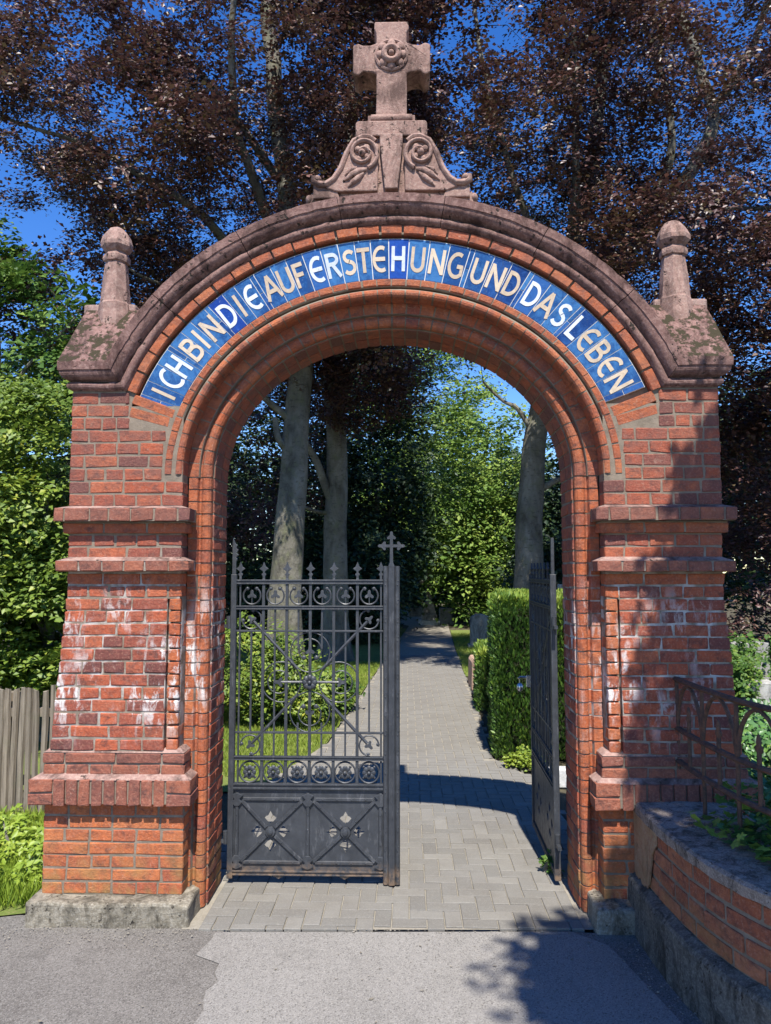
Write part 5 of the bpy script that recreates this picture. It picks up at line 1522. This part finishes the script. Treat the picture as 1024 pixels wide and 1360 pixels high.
# right copper beech, sweeping low on its right side
cc = volume_points(3300, [((4.6, 8.6, 9.2), (3.4, 3.4, 4.0), 3.0), ((2.2, 7.8, 8.6), (2.0, 2.6, 3.4), 1.5), ((2.6, 9.2, 5.8), (1.6, 1.6, 0.8), 0.25), ((5.7, 7.4, 5.4), (2.1, 2.4, 2.6), 1.5), ((6.2, 7.2, 3.2), (1.7, 2.0, 1.7), 0.9), ((4.0, 6.4, 6.0), (1.6, 1.6, 1.6), 0.6), ((0.9, 8, 10), (1.4, 2.2, 2.6), 0.5)], 0.75, -0.02, 0.15, VOIDS + SUNGAP, 9.0)
tree('copper_beech', 'copper beech right of the path with forked limbs and low sweeping crown', (2.3, 10, 0),
     ([(2.25, 10, -0.1), (2.30, 10, 1.4), (2.37, 10, 3.2), (2.54, 10, 4.5), (2.76, 10, 5.6), (3.3, 9.6, 8.0), (3.8, 9.4, 11.5)], 0.32, 0.11),
     [([(2.50, 10, 4.2), (2.1, 9.9, 4.75), (1.83, 9.9, 4.9), (1.49, 9.8, 5.25)], 0.06, 0.02), ([(2.4, 10, 3.2), (2.75, 9.9, 3.4), (3.15, 9.8, 3.55), (4.4, 9, 4.3)], 0.08, 0.02),
      ([(2.9, 9.8, 6.2), (4.2, 9.0, 7.6), (5.2, 8.6, 9.0), (5.35, 8.8, 10.1), (4.9, 8.8, 11.6)], 0.15, 0.08), ([(5.3, 8.7, 9.7), (5.9, 8.6, 10.4), (6.5, 8.6, 12.0)], 0.09, 0.05), ([(4.0, 9.0, 7.4), (4.6, 8.5, 8.9), (4.3, 8.3, 10.6)], 0.10, 0.05),
      ([(3.2, 7.8, 6.4), (3.98, 7.0, 6.5), (4.66, 7, 7.0), (5.38, 7, 7.14), (6.6, 7, 7.3)], 0.05, 0.03), ([(2.9, 9.8, 6.0), (2.2, 8.8, 7.6), (1.5, 8.2, 9.6), (1.2, 8, 11.5)], 0.10, 0.03), ([(3.0, 9.8, 6.5), (3.0, 8.6, 8.6), (2.8, 7.8, 10.6)], 0.11, 0.04)],
     760, cc, group='copper beeches behind the gate', **LEAF)
# green trees of the churchyard further back
def far_tree(label, x, y, vols, n, mat, trunk_h=4.0, ln=0.16, per=40, rad=0.7, seed=0.0, voids=(), tr=0.2):
    c = volume_points(n, vols, 0.5, -0.16, 0.1, voids, seed)
    c = c[c[:, 2] > 0.15]
    tree('green_tree', label, (x, y, 0), ([(x, y, -0.1), (x + 0.1, y, trunk_h * 0.5), (x + 0.05, y, trunk_h)], tr, 0.08), [([(x + 0.05, y, trunk_h * 0.7), (x + 1.0, y - 0.5, trunk_h * 1.1)], 0.08, 0.03)], 40, c, per, rad, ln, ln * 0.62, mat, group='green churchyard trees', droop=0.3, flat=0.35)
far_tree('sunlit mid green tree closing the view at the end of the path', 2.6, 21, [((2.3, 21, 4.6), (2.3, 2.2, 3.6), 2), ((2.9, 20, 1.8), (2.2, 1.8, 1.8), 1)], 680, 'fresh', seed=2.0, voids=VOIDS[:3])
far_tree('dark green tree behind the two left beech trunks', -3.6, 17, [((-3.6, 17, 4.0), (2.6, 2.2, 4.2), 2), ((-2.0, 16.5, 1.6), (2.2, 1.6, 1.6), 1)], 700, 'darkgreen', seed=3.0)
far_tree('dark green tree left of the far stone cross', -0.9, 19, [((-0.9, 19, 5.0), (1.9, 2.0, 5.0), 2), ((-1.1, 18, 1.6), (1.2, 1.3, 1.7), 0.8)], 800, 'darkgreen', seed=5.0)
far_tree('tall green tree with yellow green tips in the middle distance', 0.4, 25, [((0.5, 25, 8.5), (3.0, 2.4, 4.5), 2), ((0.3, 25, 3.2), (2.4, 2, 3.2), 1)], 800, 'fresh', seed=6.0, voids=VOIDS[:3])
far_tree('deep green tree behind the right beech trunk', 5.6, 19, [((5.8, 19, 3.8), (2.4, 2.2, 3.8), 2), ((4.6, 17, 1.5), (1.6, 1.4, 1.5), 0.8)], 650, 'darkgreen', seed=7.0)
far_tree('dark green tree beyond the right pier under the copper beech', 8.6, 13, [((8.3, 13, 3.0), (3.0, 2.4, 3.2), 2)], 600, 'darkgreen', seed=8.0)
far_tree('dark green tree at the left edge beyond the fence', -7.4, 14, [((-7.4, 14, 4.0), (2.8, 2.6, 4.2), 2)], 500, 'darkgreen', seed=8.5)
# the wood that closes the view, one mass
wd_c = volume_points(2600, [((-14, 40, 4), (10, 4, 6), 1), ((2, 42, 4), (10, 4, 5.5), 1.2), ((18, 38, 4), (10, 4, 6), 1)], 0.25, -0.2, 0.1, (), 3.0)
wd_c = wd_c[wd_c[:, 2] > 0.2]
p, d, nm, l_, w_ = sprays(wd_c, 24, 1.5, 0.5, 0.34)
tag(leaf_object('distant_wood', p, d, nm, l_, w_, 'darkgreen'), 'dark mass of distant trees closing the view', 'wood', kind='stuff')

# bright green trees at the left, behind the fence
ch = volume_points(1500, [((-3.9, 3.9, 2.5), (1.25, 1.2, 1.25), 2.2), ((-3.4, 3.6, 1.35), (1.2, 0.9, 0.75), 1.2), ((-4.6, 3.6, 1.6), (1.2, 1.0, 1.4), 1.0)], 1.2, -0.2, 0.45, (), 2.0)
tree('hornbeam', 'bright yellow green leafy tree rising behind the wooden fence', (-3.7, 4.0, 0), ([(-3.7, 4.0, -0.1), (-3.72, 4.0, 1.2), (-3.8, 4.0, 2.6)], 0.09, 0.03), [([(-3.72, 4, 1.0), (-4.2, 3.8, 1.8), (-4.5, 3.7, 2.4)], 0.04, 0.015)], 60, ch, 52, 0.22, 0.068, 0.044, 'green', droop=0.25, flat=0.4)
cm = volume_points(260, [((-5.5, 6.3, 5.0), (1.5, 1.2, 1.1), 1.2), ((-4.9, 6.3, 4.2), (1.2, 1.2, 0.7), 0.8), ((-6.4, 6.8, 6.4), (0.8, 0.8, 0.7), 0.5)], 0.8, -0.05, 0.2, [VOIDS[12]], 6.0)
tree('maple_tree', 'sparse green tree against the blue sky at the left edge', (-6.0, 6.6, 0), ([(-6.0, 6.6, -0.1), (-5.9, 6.6, 3.0), (-5.8, 6.5, 5.5), (-6.2, 6.6, 6.6)], 0.10, 0.03), [([(-5.9, 6.6, 3.6), (-5.2, 6.3, 4.6), (-4.5, 6.1, 5.2)], 0.05, 0.012), ([(-5.85, 6.6, 3.2), (-5.0, 6.2, 3.9), (-4.2, 6.0, 4.2)], 0.04, 0.012)], 60, cm, 40, 0.32, 0.10, 0.075, 'midgreen', droop=0.2)
# a tree standing right of the road, out of the picture; its shade falls on the right pier and wall
cs = volume_points(1050, [((2.80, -2.9, 6.0), (0.90, 1.2, 0.7), 1.7), ((1.95, -2.3, 4.9), (0.42, 0.75, 0.32), 1.5), ((1.30, -4.2, 6.0), (0.5, 0.5, 0.35), 0.8), ((2.2, -4.0, 5.6), (0.9, 0.7, 0.5), 0.8), ((3.2, -4.6, 5.6), (1.2, 0.9, 0.9), 0.7), ((4.4, -3.6, 6.8), (1.4, 1.6, 1.3), 1.0)], 1.2, -0.08, 0.0, (), 1.5)
tree('roadside_tree', 'leafy tree beside the road that shades the right pier', (4.9, -3.6, 0), ([(4.9, -3.6, -0.1), (4.85, -3.6, 2.5), (4.7, -3.6, 5.0), (4.6, -3.6, 7.0)], 0.22, 0.07), [([(4.8, -3.6, 3.6), (3.8, -3.5, 5.0), (2.6, -3.2, 5.8), (1.7, -3.1, 5.9)], 0.09, 0.015), ([(4.8, -3.6, 3.2), (3.6, -3.0, 4.4), (2.6, -2.5, 4.85), (1.7, -2.2, 4.95)], 0.07, 0.012), ([(4.8, -3.6, 4.0), (3.4, -4.2, 5.4), (2.0, -4.3, 6.0), (1.1, -4.2, 6.1)], 0.07, 0.012)], 60, cs, 44, 0.26, 0.085, 0.06, 'midgreen', droop=0.25)

# ------------------------------------------------------------------ hedge and shrubs
def hedge_block(name, label, x0, x1, y0, y1, h, n, ln, mat, base, group=None, rz=0.0):
    t = empty(name, label, 'hedge', base, rz, group)
    b = MB(); b.box(x0 + 0.10 - base[0], x1 - 0.10 - base[0], y0 + 0.10 - base[1], y1 - 0.10 - base[1], 0, h - 0.12); co = b.build('inner_twigs', 'hedgecore', t)
    A = [((x1 - x0) * (y1 - y0), 'top'), ((x1 - x0) * h, 'front'), ((y1 - y0) * h, 'left'), ((y1 - y0) * h * 0.5, 'right')]
    tot = sum(a for a, _ in A)
    ps, ns = [], []
    for a, w in A:
        m = int(n * a / tot); u = RNG.random(m); v = RNG.random(m); dp = RNG.random(m) ** 1.6 * 0.13 - 0.02
        if w == 'top': p = np.stack([x0 + u * (x1 - x0), y0 + v * (y1 - y0), h - dp], 1); nn = (0, 0, 1)
        elif w == 'front': p = np.stack([x0 + u * (x1 - x0), y0 + dp, v * h], 1); nn = (0, -1, 0.35)
        elif w == 'left': p = np.stack([x0 + dp, y0 + u * (y1 - y0), v * h], 1); nn = (-1, 0, 0.35)
        else: p = np.stack([x1 - dp, y0 + u * (y1 - y0), v * h], 1); nn = (1, 0, 0.35)
        p += 0.035 * np.stack([nz(p, 3.1, 1), nz(p, 3.1, 5), nz(p, 3.1, 9)], 1)
        ps.append(p); ns.append(np.tile(np.array(nn, float), (m, 1)))
    p = np.concatenate(ps); nn = np.concatenate(ns)
    d = nn * 0.8 + unit(len(p)) * 0.6; d[:, 2] += 0.7
    nm = nn + unit(len(p)) * 0.8
    l_ = ln * (0.6 + 0.8 * RNG.random(len(p)))
    top_tone = np.clip((p[:, 2] - (h - 0.16)) / 0.16, 0, 1) * 0.45  # leaf tone goes lighter and yellower towards the hedge top
    leaf_object('foliage', p - np.array(base), d, nm, l_, l_ * 0.42, mat, t, 0.36 + top_tone + 0.3 * nz(p, 2.2, 4) + RNG.normal(size=len(p)) * 0.17)
    return t
M['hedgecore'] = ground_mat('hedge_inside', (0.018, 0.024, 0.010), (0.028, 0.034, 0.014), (0.035, 0.03, 0.018), 9, 40, 0.02)
hedge_block('clipped_hedge', 'tall clipped green hedge beside the path behind the open gate leaf', 0.90, 2.6, 3.25, 5.3, 1.46, 46000, 0.05, 'hedge', (0.90, 3.25, 0), rz=R(-7))
hedge_block('clipped_hedge', 'lower clipped hedge on the path edge beyond the tall hedge', 0.97, 1.6, 5.6, 6.9, 0.72, 9000, 0.05, 'hedge', (0.97, 5.6, 0), rz=R(-5))
bush('golden_shrub', 'yellow green flowering shrub on the lawn behind the left gate leaf', (-1.55, 4.9, 0), [((-1.75, 4.9, 0.62), (0.62, 0.55, 0.62), 1.6), ((-1.25, 4.75, 0.42), (0.48, 0.45, 0.44), 1.0), ((-2.4, 5.0, 0.55), (0.6, 0.5, 0.6), 1.0)], 330, 32, 0.16, 0.06, 0.036, 'green', freq=2.2, thr=-0.1, stems=14)
bush('low_bush', 'small dark green bush low beside the golden shrub', (-0.95, 5.6, 0), [((-0.95, 5.6, 0.25), (0.42, 0.35, 0.3), 1)], 130, 26, 0.11, 0.05, 0.034, 'midgreen', freq=2.4, thr=-0.3)
bush('lime_plant', 'small lime yellow plant at the foot of the hedge', (1.14, 2.98, 0), [((1.14, 2.98, 0.05), (0.17, 0.13, 0.10), 1)], 70, 20, 0.05, 0.034, 0.024, 'lime', cat='plant', freq=4, thr=-0.5, stems=5)
bush('weed', 'small weed at the foot of the open gate leaf', (0.90, 0.62, 0), [((0.90, 0.62, 0.05), (0.035, 0.04, 0.05), 1)], 10, 12, 0.03, 0.035, 0.022, 'midgreen', cat='plant', freq=4, thr=-0.8, stems=3)
bush('ivy_bush', 'green bush in the churchyard seen right of the right pier', (3.7, 4.6, 0), [((3.45, 4.6, 0.45), (0.45, 0.5, 0.55), 1), ((4.2, 5.0, 0.45), (0.6, 0.5, 0.6), 0.8)], 420, 28, 0.13, 0.06, 0.04, 'midgreen', freq=2.0, thr=-0.2)
bush('ground_ivy', 'low dark green ground cover behind the railing and right pier', (2.8, 1.6, 0), [((2.5, 0.9, 0.15), (0.8, 1.0, 0.32), 1.2), ((3.1, 2.4, 0.15), (1.0, 1.2, 0.35), 1.2), ((2.6, -0.6, 0.2), (0.7, 0.7, 0.4), 0.8), ((3.9, 3.3, 0.15), (0.9, 0.9, 0.3), 0.8)], 900, 24, 0.14, 0.06, 0.045, 'ivy', cat='ground cover', freq=1.5, thr=-0.5, shell=0.0)
bush('brown_shrub', 'olive brown feathery shrub behind the railing on the right', (5.3, 7.0, 0), [((5.2, 7.0, 1.0), (0.8, 0.6, 0.55), 1)], 150, 26, 0.2, 0.07, 0.03, 'beech', freq=1.6, thr=-0.2)
bush('roadside_weeds', 'lush green weeds on the verge left of the left pier', (-2.25, 0.6, 0), [((-2.25, 0.60, 0.04), (0.40, 0.50, 0.09), 1.4), ((-2.75, 0.75, 0.05), (0.5, 0.6, 0.13), 1.2)], 420, 22, 0.07, 0.048, 0.026, 'lime2', cat='weeds', freq=3, thr=-0.6, shell=0.0, stems=20)
bush('understory_bush', 'dark green undergrowth bush behind the left beech trunks', (-3.4, 13.5, 0), [((-3.2, 13.5, 0.9), (1.8, 0.9, 1.0), 1), ((-1.2, 14.5, 0.8), (1.1, 0.8, 0.9), 0.7)], 380, 30, 0.32, 0.11, 0.07, 'darkgreen', freq=1.0, thr=-0.25)
bush('understory_bush', 'dark green undergrowth bush behind the far stone cross', (0.9, 22.5, 0), [((1.2, 22.5, 0.9), (1.8, 0.9, 1.2), 1)], 220, 30, 0.4, 0.15, 0.09, 'darkgreen', freq=0.8, thr=-0.25)

# ivy on the wall top: five-lobed leaves
iv = empty('ivy_plant', 'green ivy creeping over the top of the low wall', 'ivy', (1.6, -0.7, 0.6))
iv_shape = [(0, 0), (0.32, -0.10), (0.50, 0.18), (0.30, 0.36), (0.52, 0.62), (0.20, 0.66), (0, 1.0), (-0.20, 0.66), (-0.52, 0.62), (-0.30, 0.36), (-0.50, 0.18), (-0.32, -0.10)]
ivm = []
for k in range(5):
    mb = MB(); mb.add([(0, 0.35, 0.06)] + [(x, y, 0.10 * abs(x) + random.uniform(-0.05, 0.05)) for x, y in iv_shape], [(0, i + 1, (i + 1) % 12 + 1) for i in range(12)])
    me = mb.mesh('ivy_leaf_shape', 'ivy')
    at = me.attributes.new('rnd', 'FLOAT', 'FACE'); at.data.foreach_set('value', [k / 4.0] * 12)
    ivm.append(me)
random.seed(77)
for k in range(420):
    f = random.random()
    s = 0.42 + 0.85 * random.random()
    off = 0.10 + 0.40 * random.random()
    if off < 0.17 and random.random() < 0.6: continue
    p, d, nn = wall_at(s); q = p + nn * off
    o = bpy.data.objects.new('leaf', random.choice(ivm))
    hgt = 0.625 + random.random() ** 1.3 * (0.17 if off > 0.22 else 0.05)
    o.location = (q.x - 1.6, q.y + 0.7, hgt - 0.6)
    sc = random.uniform(0.035, 0.066)
    o.scale = (sc, sc, sc)
    o.rotation_euler = (random.uniform(0.0, 1.0), random.uniform(-0.5, 0.5), random.uniform(-1.3, 1.3) + math.pi)
    link(o, iv)
b = MB()
for k in range(9):
    s0 = 0.45 + 0.09 * k
    pts = [wall_at(s0 + 0.05 * q)[0] + wall_at(s0)[2] * (0.48 - 0.07 * q + 0.03 * math.sin(q * 2 + k)) + Vector((0, 0, 0.622 + 0.01 * math.sin(q + k))) - Vector((1.6, -0.7, 0.6)) for q in range(5)]
    b.tube(pts, [0.005, 0.004, 0.004, 0.003, 0.002], 5)
b.build('stems', 'bark', iv)

# ------------------------------------------------------------------ lawn grass
def grass(name, label, n, poly, h, mat, excl=None):
    xs = [p[0] for p in poly]; ys = [p[1] for p in poly]
    P_ = np.stack([RNG.uniform(min(xs), max(xs), n), RNG.uniform(min(ys), max(ys), n), np.zeros(n)], 1)
    k = np.array([in_poly(a[0], a[1], poly) for a in P_]); P_ = P_[k]
    P_[:, 2] = -0.012
    d = unit(len(P_)) * 0.55; d[:, 2] = 1
    nm = unit(len(P_)); nm[:, 2] *= 0.2
    l_ = h * (0.5 + 0.9 * RNG.random(len(P_)))
    o = leaf_object(name, P_, d, nm, l_, 0.007 + 0.004 * RNG.random(len(P_)), mat, None, 0.45 + 0.35 * nz(P_, 1.3, 2) + RNG.normal(size=len(P_)) * 0.2)
    tag(o, label, 'grass', kind='stuff')
lawnL = [(-1.03, 2.2), (-0.74, 3.9), (-0.52, 8), (-0.27, 13), (0.10, 19), (-6, 19), (-6, 2.2)]
lawnR = [(1.05, 8.8), (1.17, 13), (1.36, 18.5), (5, 18.5), (5, 8.8)]
sheet('lawn', lawnL, -0.012, 'lawnbase'); sheet('lawn', lawnR, -0.012, 'lawnbase')
sheet('verge', [(-6, 1.6), (-6, -0.12), (-2.5, -0.13), (-2.25, -0.06), (-1.85, 0.06), (-1.75, 1.6)], -0.011, 'lawnbase')
grass('lawn_grass', 'short sunlit lawn grass left of the path', 70000, [(-1.03, 2.6), (-0.74, 3.9), (-0.52, 8), (-0.40, 10.5), (-3.2, 10.5), (-2.9, 2.6)], 0.05, 'grass')
grass('lawn_grass', 'grass of the lawn right of the far path', 16000, [(1.05, 8.8), (1.17, 13), (1.30, 17), (3.2, 17), (3.0, 8.8)], 0.06, 'grass')
grass('verge_grass', 'grass on the verge in front of the wooden fence', 22000, [(-3.6, 1.45), (-3.6, -0.08), (-2.5, -0.10), (-2.25, -0.03), (-1.9, 0.1), (-1.85, 1.45)], 0.10, 'lime2')

# ------------------------------------------------------------------ graves and stones
def grave_cross(name, label, loc, h, mat):
    t = empty(name, label, 'gravestone', loc)
    b = MB(); b.box(-0.34, 0.34, -0.25, 0.25, -0.02, 0.14); b.build('base', 'palegrave' if mat == 'grave' else mat, t, bevel=0.02)
    b = MB(); b.box(-0.25, 0.25, -0.17, 0.17, 0.14, 0.34); b.prism([(-0.22, 0.34), (0.22, 0.34), (0.13, h * 0.42), (-0.13, h * 0.42)], -0.13, 0.13); b.build('pedestal', mat, t, bevel=0.02)
    b = MB(); w = 0.085
    b.prism([(-w, h * 0.42), (w, h * 0.42), (w, h * 0.74), (0.30, h * 0.74), (0.30, h * 0.74 + 2 * w), (w, h * 0.74 + 2 * w), (w, h), (-w, h), (-w, h * 0.74 + 2 * w), (-0.30, h * 0.74 + 2 * w), (-0.30, h * 0.74), (-w, h * 0.74)], -0.06, 0.06)
    b.build('cross', mat, t, bevel=0.015)
def slab(name, label, loc, w, d, h, mat, top=0.0, rz=0.0, group=None):
    t = empty(name, label, 'gravestone', loc, rz, group)
    b = MB(); pts = [(-w / 2, 0), (w / 2, 0), (w / 2, h - top)] + ([(w / 2 * math.cos(R(a)), h - top + top * math.sin(R(a))) for a in (20, 45, 70, 90, 110, 135, 160)] if top else []) + [(-w / 2, h - top)]
    b.prism(pts, -d / 2, d / 2); b.build('stone', mat, t, bevel=0.012)
    b = MB(); b.box(-w / 2 - 0.05, w / 2 + 0.05, -d / 2 - 0.05, d / 2 + 0.05, -0.03, 0.07); b.build('base', mat, t, bevel=0.01)
grave_cross('stone_cross_grave', 'dark stone cross grave at the far end of the path', (0.80, 20.6, 0), 1.75, 'grave')
slab('gravestone', 'small pale gravestone right of the far stone cross', (1.35, 20.9, 0), 0.42, 0.2, 0.5, 'grave')
slab('gravestone', 'dark upright gravestone just above the low hedge', (1.75, 13.5, 0), 0.45, 0.16, 0.75, 'grave', 0.12)
slab('gravestone', 'pale narrow gravestone glimpsed between open gate leaf and right jamb', (3.32, 12, 0), 0.16, 0.14, 1.45, 'palegrave')
slab('gravestone', 'white flat topped gravestone beyond the railing at the right edge', (4.25, 5.6, 0), 0.5, 0.25, 0.86, 'grave', 0, R(8))
slab('gravestone', 'lower pale stone block in front of the white gravestone at the right edge', (3.86, 4.5, 0), 0.36, 0.3, 0.55, 'grave2', 0, R(-6))
t = empty('grave_border', 'pink sandstone grave border beside the path beyond the hedges', 'grave border', (1.12, 7.9, 0))
b = MB(); b.prism([(-0.09, -0.02), (0.07, -0.02), (0.07, 0.40), (0.04, 0.43), (-0.05, 0.43), (-0.08, 0.38)], -0.55, 0.12); b.build('end_stone', 'pinkstone', t, bevel=0.015)
b = MB(); b.box(0.07, 0.95, 0.0, 0.14, -0.02, 0.36); b.build('cross_stone', 'pinkstone', t, bevel=0.012)
kb = MB(); kb.box(-0.25, 0.25, -0.06, 0.06, -0.02, 0.13); k_ = kb.build('kerb_stone', 'palegrave', None, bevel=0.012, loc=(1.42, 2.45, 0))
tag(k_, 'pale low kerb stone behind the open gate leaf by the right jamb', 'kerb')
# paved flecks on the road: fallen leaves
random.seed(15)
b = MB()
for k in range(26):
    x, y = random.uniform(-1.4, 1.3), random.uniform(-1.0, -0.2)
    a = random.uniform(0, 6.28); s = random.uniform(0.004, 0.010)
    b.add([(x + s * math.cos(a + q * 1.57) * (1.6 if q % 2 else 0.7), y + s * math.sin(a + q * 1.57) * (1.6 if q % 2 else 0.7), 0.0 + 0.003 * (q % 2)) for q in range(4)], [(0, 1, 2, 3)])
lo_ = b.build('fallen_flecks', 'litter'); tag(lo_, 'tiny dry leaf flecks lying on the asphalt', 'litter', kind='stuff')

def grit(n):
    b = MB()
    for k in range(n):
        u = random.random()
        if u < 0.45:
            x = random.uniform(-2.0, -0.95); y = -0.105 - abs(random.gauss(0, 0.10))
        elif u < 0.6:
            x = random.uniform(-0.95, 0.95); y = -0.10 - abs(random.gauss(0, 0.02))
        elif u < 0.9:
            p_, d_, n_ = wall_at(random.uniform(0.0, 1.6)); q_ = p_ - n_ * (0.05 + abs(random.gauss(0, 0.09))); x, y = q_.x, q_.y
        else:
            x = random.uniform(-1.6, 1.1); y = random.uniform(-0.95, -0.15)
        r = random.uniform(0.001, 0.004) * (1.5 if random.random() < 0.06 else 1)
        b.ball((x, y, r * 0.2), (r * random.uniform(0.8, 1.5), r, r * 0.6), 5, 3)
    o = b.build('grit', 'gritm'); tag(o, 'fine grit and crumbs of mortar along the foot of the gateway', 'grit', kind='stuff')
M['gritm'] = ground_mat('grit_stone', (0.14, 0.12, 0.095), (0.30, 0.265, 0.21), (0.40, 0.36, 0.30), 30, 200, 0.002)
grit(800)
